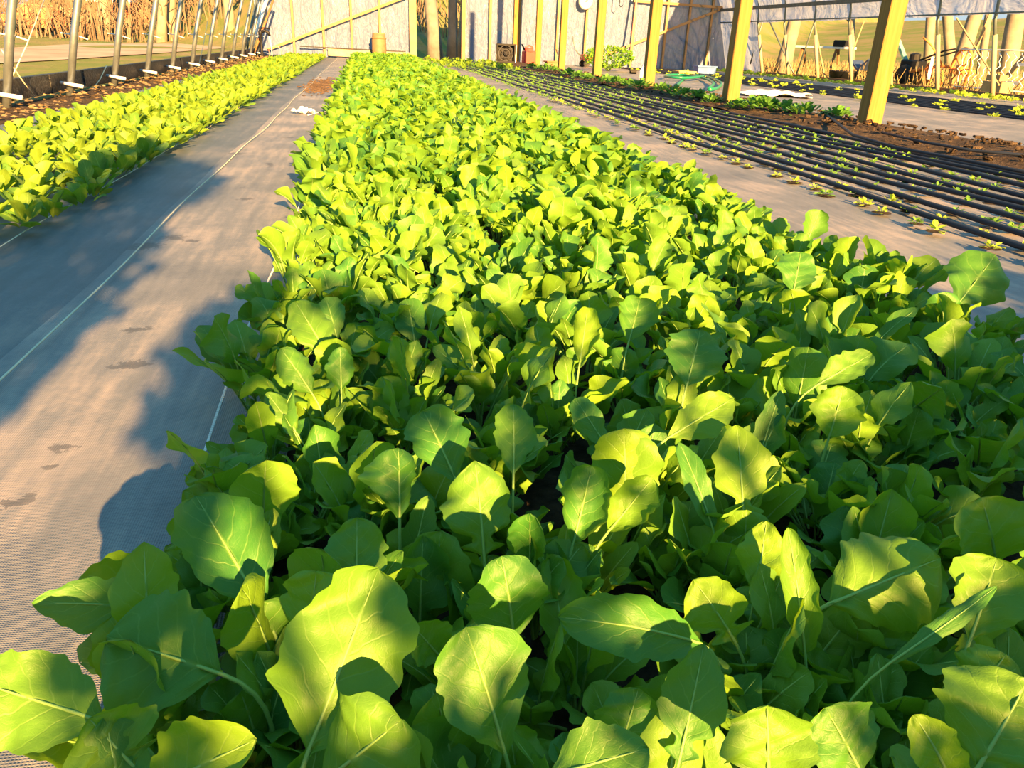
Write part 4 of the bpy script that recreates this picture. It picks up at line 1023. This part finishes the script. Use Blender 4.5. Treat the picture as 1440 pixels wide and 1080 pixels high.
# tiller
e, y = grp('tiller', 1280, 110, 12.6, 'black and green walk behind tiller outside the right wall', 'tiller', .4)
mb = MB(); mb.box((0, 0, .42), (.4, .45, .25), None, .3); mb.lathe([(.12, 0), (.12, .12), (.05, .15)], (0, 0, .54), 14); mb.build('engine', M_BLK, e)
for s in (-1, 1): mb = MB(); mb.lathe([(.05, -.05), (.2, -.05), (.22, 0), (.2, .05), (.05, .05)], (s*.28, 0, .22), 18, Matrix.Rotation(PI/2, 3, 'Y')); mb.build('wheel', M_BLK, e, True)
mb = MB(); mb.tube([(-.1, -.1, .5), (-.25, -.8, .75), (-.3, -1.1, .8)], .02, 6); mb.tube([(.1, -.1, .5), (.25, -.8, .75), (.3, -1.1, .8)], .02, 6); mb.build('handlebar', M_BLK, e, True)
mb = MB(); mb.beam((0, .2, .5), (.05, .55, .95), .12, .06); mb.build('guard', simple('teal_paint', (.12, .30, .28), .5), e)
# orange implement with a big rusty wheel
M_RUST = simple('rusty_orange', (.62, .22, .06), .8, var=.35, scale=6)
def wheel_thing(px, py, X, R, label, rz, tilt=0):
    e, y = grp('spoked_wheel', px, py, X, label, 'wheel', rz)
    mb = MB(); mb.tube([(R*math.cos(a), 0, R+R*math.sin(a)) for a in np.linspace(0, 2*PI, 30, endpoint=False)], .035, 6, closed=True); mb.build('rim', M_RUST, e, True)
    for k in range(10): mb = MB(); mb.tube([(0, 0, R), (R*math.cos(k*PI/5), 0, R+R*math.sin(k*PI/5))], .015, 5); mb.build('spoke', M_RUST, e, True)
    mb = MB(); mb.lathe([(.09, -.08), (.11, 0), (.09, .08)], (0, 0, R), 12, RX); mb.build('hub', M_RUST, e, True); return e
wheel_thing(1344, 126, 12.3, .40, 'big rusty spoked wheel leaning outside the right wall', 1.35)
wheel_thing(1300, 122, 12.2, .24, 'smaller rusty wheel of the old implement outside the right wall', 1.2)
e, y = grp('cultivator', 1318, 124, 12.5, 'orange old cultivator frame between the two rusty wheels', 'cultivator', .5)
mb = MB(); mb.tube([(0, -.7, .35), (0, 0, .45), (0, .7, .3)], .035, 6); mb.tube([(0, 0, .45), (-.1, .3, .85), (-.15, .5, 1.0)], .02, 6); mb.build('frame', M_RUST, e, True)
for k in range(5): mb = MB(); mb.tube([(0, -.5+k*.25, .38), (.12, -.5+k*.25, .25), (.05, -.55+k*.25, .02)], .018, 5); mb.build('tine', M_RUST, e, True)
# wire panel, ladder, boards
e, y = grp('fencing_mesh', 1388, 130, 12.0, 'wavy white wire fence panel leaning outside the right wall', 'fence panel')
mb = MB()
for k in range(12):
    yy = -.95+k*.17
    mb.tube([(0+.03*math.sin(j*1.6+k), yy+.035*(-1)**j, .1+j*.08) for j in range(9)], .009, 5)
mb.build('mesh_wires', M_WHT, e, True)
mb = MB(); mb.tube([(0, -1.0, .08), (0, 1.0, .08)], .015, 6); mb.tube([(0, -1.0, .78), (0, 1.0, .78)], .015, 6); mb.build('rail', M_WHT, e, True)
A1, B1 = at_X(1402, 112, 12.4), at_X(1432, 45, 12.9); 
e = thing('step_ladder', 'pale wooden ladder leaning by the thick trunk at the right edge', 'ladder', (12.4, float(A1[1]), 0))
dy = -1.0
for s in (0, 1): mb = MB(); mb.beam((0, -s*.5, 0), (.5, -s*.5-.75, 1.75), .04, .09); mb.build('rail', M_WOODP, e)
for k in range(5): t = .12+k*.19; mb = MB(); mb.beam((.5*t, -.75*t, 1.75*t), (.5*t, -.5-.75*t, 1.75*t), .04, .06); mb.build('rung', M_WHT, e)
e, y = grp('lumber_block', 1400, 128, 11.7, 'tan wooden block lying by the foot of the right wall', 'wood block'); e.name = 'wooden_block'
mb = MB(); mb.box((0, 0, .12), (.25, .5, .24), None, .08); mb.build('block', M_WOODP, e); mb = MB(); mb.box((0, .05, .3), (.18, .35, .1), None, .08); mb.build('top_block', M_WOODP, e)
for k, (a, b, X, w) in enumerate([((1366, 85), (1392, 20), 12.6, .05), ((1305, 112), (1312, 80), 12.0, .06), ((1145, 30), (1160, 110), 11.4, .03), ((1200, 70), (1215, 30), 12.5, .03), ((1345, 25), (1405, 120), 11.35, .03)]):
    A = at_X(*a, X); B = at_X(*b, X+.1); mb = MB(); mb.beam(A, B, w, w*.6)
    tag(mb.build('leaning_board', M_WOODP if k != 1 else M_WHT), ['pale board leaning up beside the slanting trunks outside right', 'short white stake beside the orange implement outside right', 'thin pale slat slanting by the far right braces', 'thin pale slat outside behind the nearest post', 'long thin slat slanting across the right wall panels'][k], 'board')

# ------------------------------------------------------------------ unseen benches and plants added behind the camera to shade the bed
M_BALE = simple('straw_bale', (.50, .38, .16), .9, var=.3, scale=20, bmp=.5)
M_BENCH = M_WOODP
# spots to leave sunlit: added crowns are opened along the sun rays there
OPEN = []
for (px, py, z, rad) in [(490, 880, .20, .055), (500, 960, .17, .03), (340, 740, .18, .022), (405, 840, .17, .02), (300, 905, .16, .02), (330, 1060, .18, .025), (720, 805, .20, .022), (1130, 810, .19, .045), (1330, 875, .19, .03), (1280, 915, .18, .028),
    (1090, 1030, .2, .035), (840, 1055, .2, .035), (1350, 870, .18, .02), (1300, 1040, .2, .025), (1280, 985, .2, .02), (1400, 850, .2, .02), (1380, 740, .2, .03), (1025, 660, .19, .03), (965, 670, .18, .025), (985, 585, .18, .035), (960, 500, .2, .04), (905, 540, .18, .03),
    (890, 445, .19, .03), (825, 465, .18, .025), (1175, 570, .19, .035), (1185, 520, .18, .03), (1120, 385, .2, .04), (440, 450, .17, .03), (430, 505, .15, .03), (480, 500, .17, .02), (410, 570, .13, .02), (545, 650, .18, .018), (705, 480, .18, .02), (740, 420, .19, .03), (610, 420, .19, .02),
    (1270, 560, .18, .03), (1340, 470, .2, .04), (1240, 420, .2, .05), (1420, 480, .2, .05), (1010, 440, .2, .03), (780, 385, .2, .04), (700, 400, .19, .03), (500, 380, .18, .03), (560, 380, .18, .02), (870, 390, .2, .03), (670, 1000, .19, .012), (1000, 930, .17, .022), (1200, 1010, .18, .02), (1370, 1010, .19, .012), (1410, 640, .2, .04), (590, 890, .15, .02), (740, 670, .19, .018), (650, 560, .19, .015), (840, 590, .18, .02), (930, 690, .17, .018)]:
    q = at_z(px, py, z); dyy = q[1]+2.1; OPEN.append((q[0]+.1307*dyy, z+.3083*dyy, rad+.022))
def thin(x0):
    return lambda c: any((x0+c[0]+.1307*c[1]-a)**2+(.695+c[2]+.3083*c[1]-b)**2 < q*q for a, b, q in OPEN)  # drops crown leaves that would shade a spot kept sunlit
M_TERRA = simple('terracotta', (.45, .17, .08), .8, var=.15)
for k, (x0, x1) in enumerate([(.12, 2.6), (-2.2, -.28)]):
    e = thing('potting_bench', ['long potting bench behind the near end of the arugula bed', 'potting bench behind the near end of the fabric path'][k], 'bench', ((x0+x1)/2, -2.1, 0)); L = x1-x0  # added out of view to carry the shading plants
    mb = MB()
    for q in range(4): mb.box((0, -.2+q*.135, .68), (L, .12, .03), None, .2)
    mb.build('tabletop', M_BENCH, e)
    for sx in (-1, 1):
        for sy in (-1, 1): mb = MB(); mb.box((sx*(L/2-.08), sy*.2, .33), (.07, .07, .66), None, .1); mb.build('leg', M_BENCH, e)
    n = int(L/.42)
    for i in range(n):
        x = x0+.2+i*(L-.4)/max(1, n-1)
        p = thing('potted_plant', 'potted leafy plant standing on the potting bench behind the camera', 'potted plant', (x, -2.1, .695), 0, 'potted plants on the bench')  # added unseen; its crown breaks the sun into patches
        mb = MB(); mb.lathe([(.06, 0), (.085, .14), (.095, .14), (.095, .165), (.08, .165), (.075, .13), (0, .13)], n=18); mb.build('pot', M_TERRA, p, True)
        link(qmesh('foliage', *cloud(np.random.default_rng(40+i+20*k), 1250 if k == 0 else 900, .25, .2, (.22 if k == 0 else .30)+.03*math.sin(i*2.3), .065, .042, .33 if k == 0 else .45, thin(x)), M_SPI), 'foliage', p)
        mb = MB()
        for a in range(5): mb.tube([(0, 0, .12), (.05*math.cos(a*1.3), .05*math.sin(a*1.3), .25), (.12*math.cos(a*1.3), .12*math.sin(a*1.3), .42)], .006, 5)
        mb.build('stem', M_RIB, p, True)

p = thing('potted_plant', 'tall bushy potted plant standing in front of the bench behind the fabric path', 'potted plant', (-.26, -1.84, .0), 0)  # added unseen to cast shade on the left of the path
mb = MB(); mb.lathe([(.13, 0), (.17, .28), (.19, .28), (.19, .32), (.165, .32), (.16, .27), (0, .27)], n=22); mb.build('pot', M_TERRA, p, True)
c1 = cloud(np.random.default_rng(77), 1300, .19, .2, .50, .07, .045, 1.42); c2 = cloud(np.random.default_rng(78), 500, .17, .15, .16, .07, .045, 1.62)
c2 = (c2[0]+np.array([.16, 0, 0]), c2[1], c2[2])
link(qmesh('foliage', *join([c1, c2]), M_SPI), 'foliage', p)
mb = MB()
for a in range(6): mb.tube([(0, 0, .25), (.04*math.cos(a), .04*math.sin(a), .8), (.12*math.cos(a), .1*math.sin(a), 1.6)], .01, 5)
mb.build('stem', M_RIB, p, True)

# ------------------------------------------------------------------ light
w = bpy.data.worlds.new('world'); scn.world = w; w.use_nodes = True; nt = w.node_tree; nt.nodes.clear()
o = nt.nodes.new('ShaderNodeOutputWorld'); tc = nd(nt, 'TexCoord').outputs['Generated']
sz = nd(nt, 'SeparateXYZ', {0: tc}).outputs[2]
sky = ramp(nt, mth(nt, 'ADD', mth(nt, 'MULTIPLY', sz, .5), .5), [(.45, (.25, .24, .20)), (.5, (.80, .90, .95)), (.58, (.36, .76, .97)), (1.0, (.22, .66, .97))])
bg = nd(nt, 'Background', {'Color': sky, 'Strength': .8}); nt.links.new(bg.outputs[0], o.inputs[0])
sun = bpy.data.lights.new('sun', 'SUN'); sun.energy = 34; sun.angle = .0093; sun.color = (1, .53, .165)
so = bpy.data.objects.new('sun', sun); C.objects.link(so)
EL = math.radians(17); AZ = -.13      # travel direction: towards +Y, slightly towards -X
dv = Vector((math.sin(AZ)*math.cos(EL), math.cos(AZ)*math.cos(EL), -math.sin(EL)))
so.rotation_euler = dv.to_track_quat('-Z', 'Y').to_euler(); so.location = (2, -8, 6)
scn.view_settings.view_transform = 'Standard'; scn.view_settings.look = 'None'; scn.view_settings.gamma = 1; scn.view_settings.exposure = 0.1
scn.cycles.max_bounces = 6; scn.cycles.transparent_max_bounces = 8; scn.cycles.use_denoising = True
scn.cycles.diffuse_bounces = 4; scn.cycles.transmission_bounces = 4
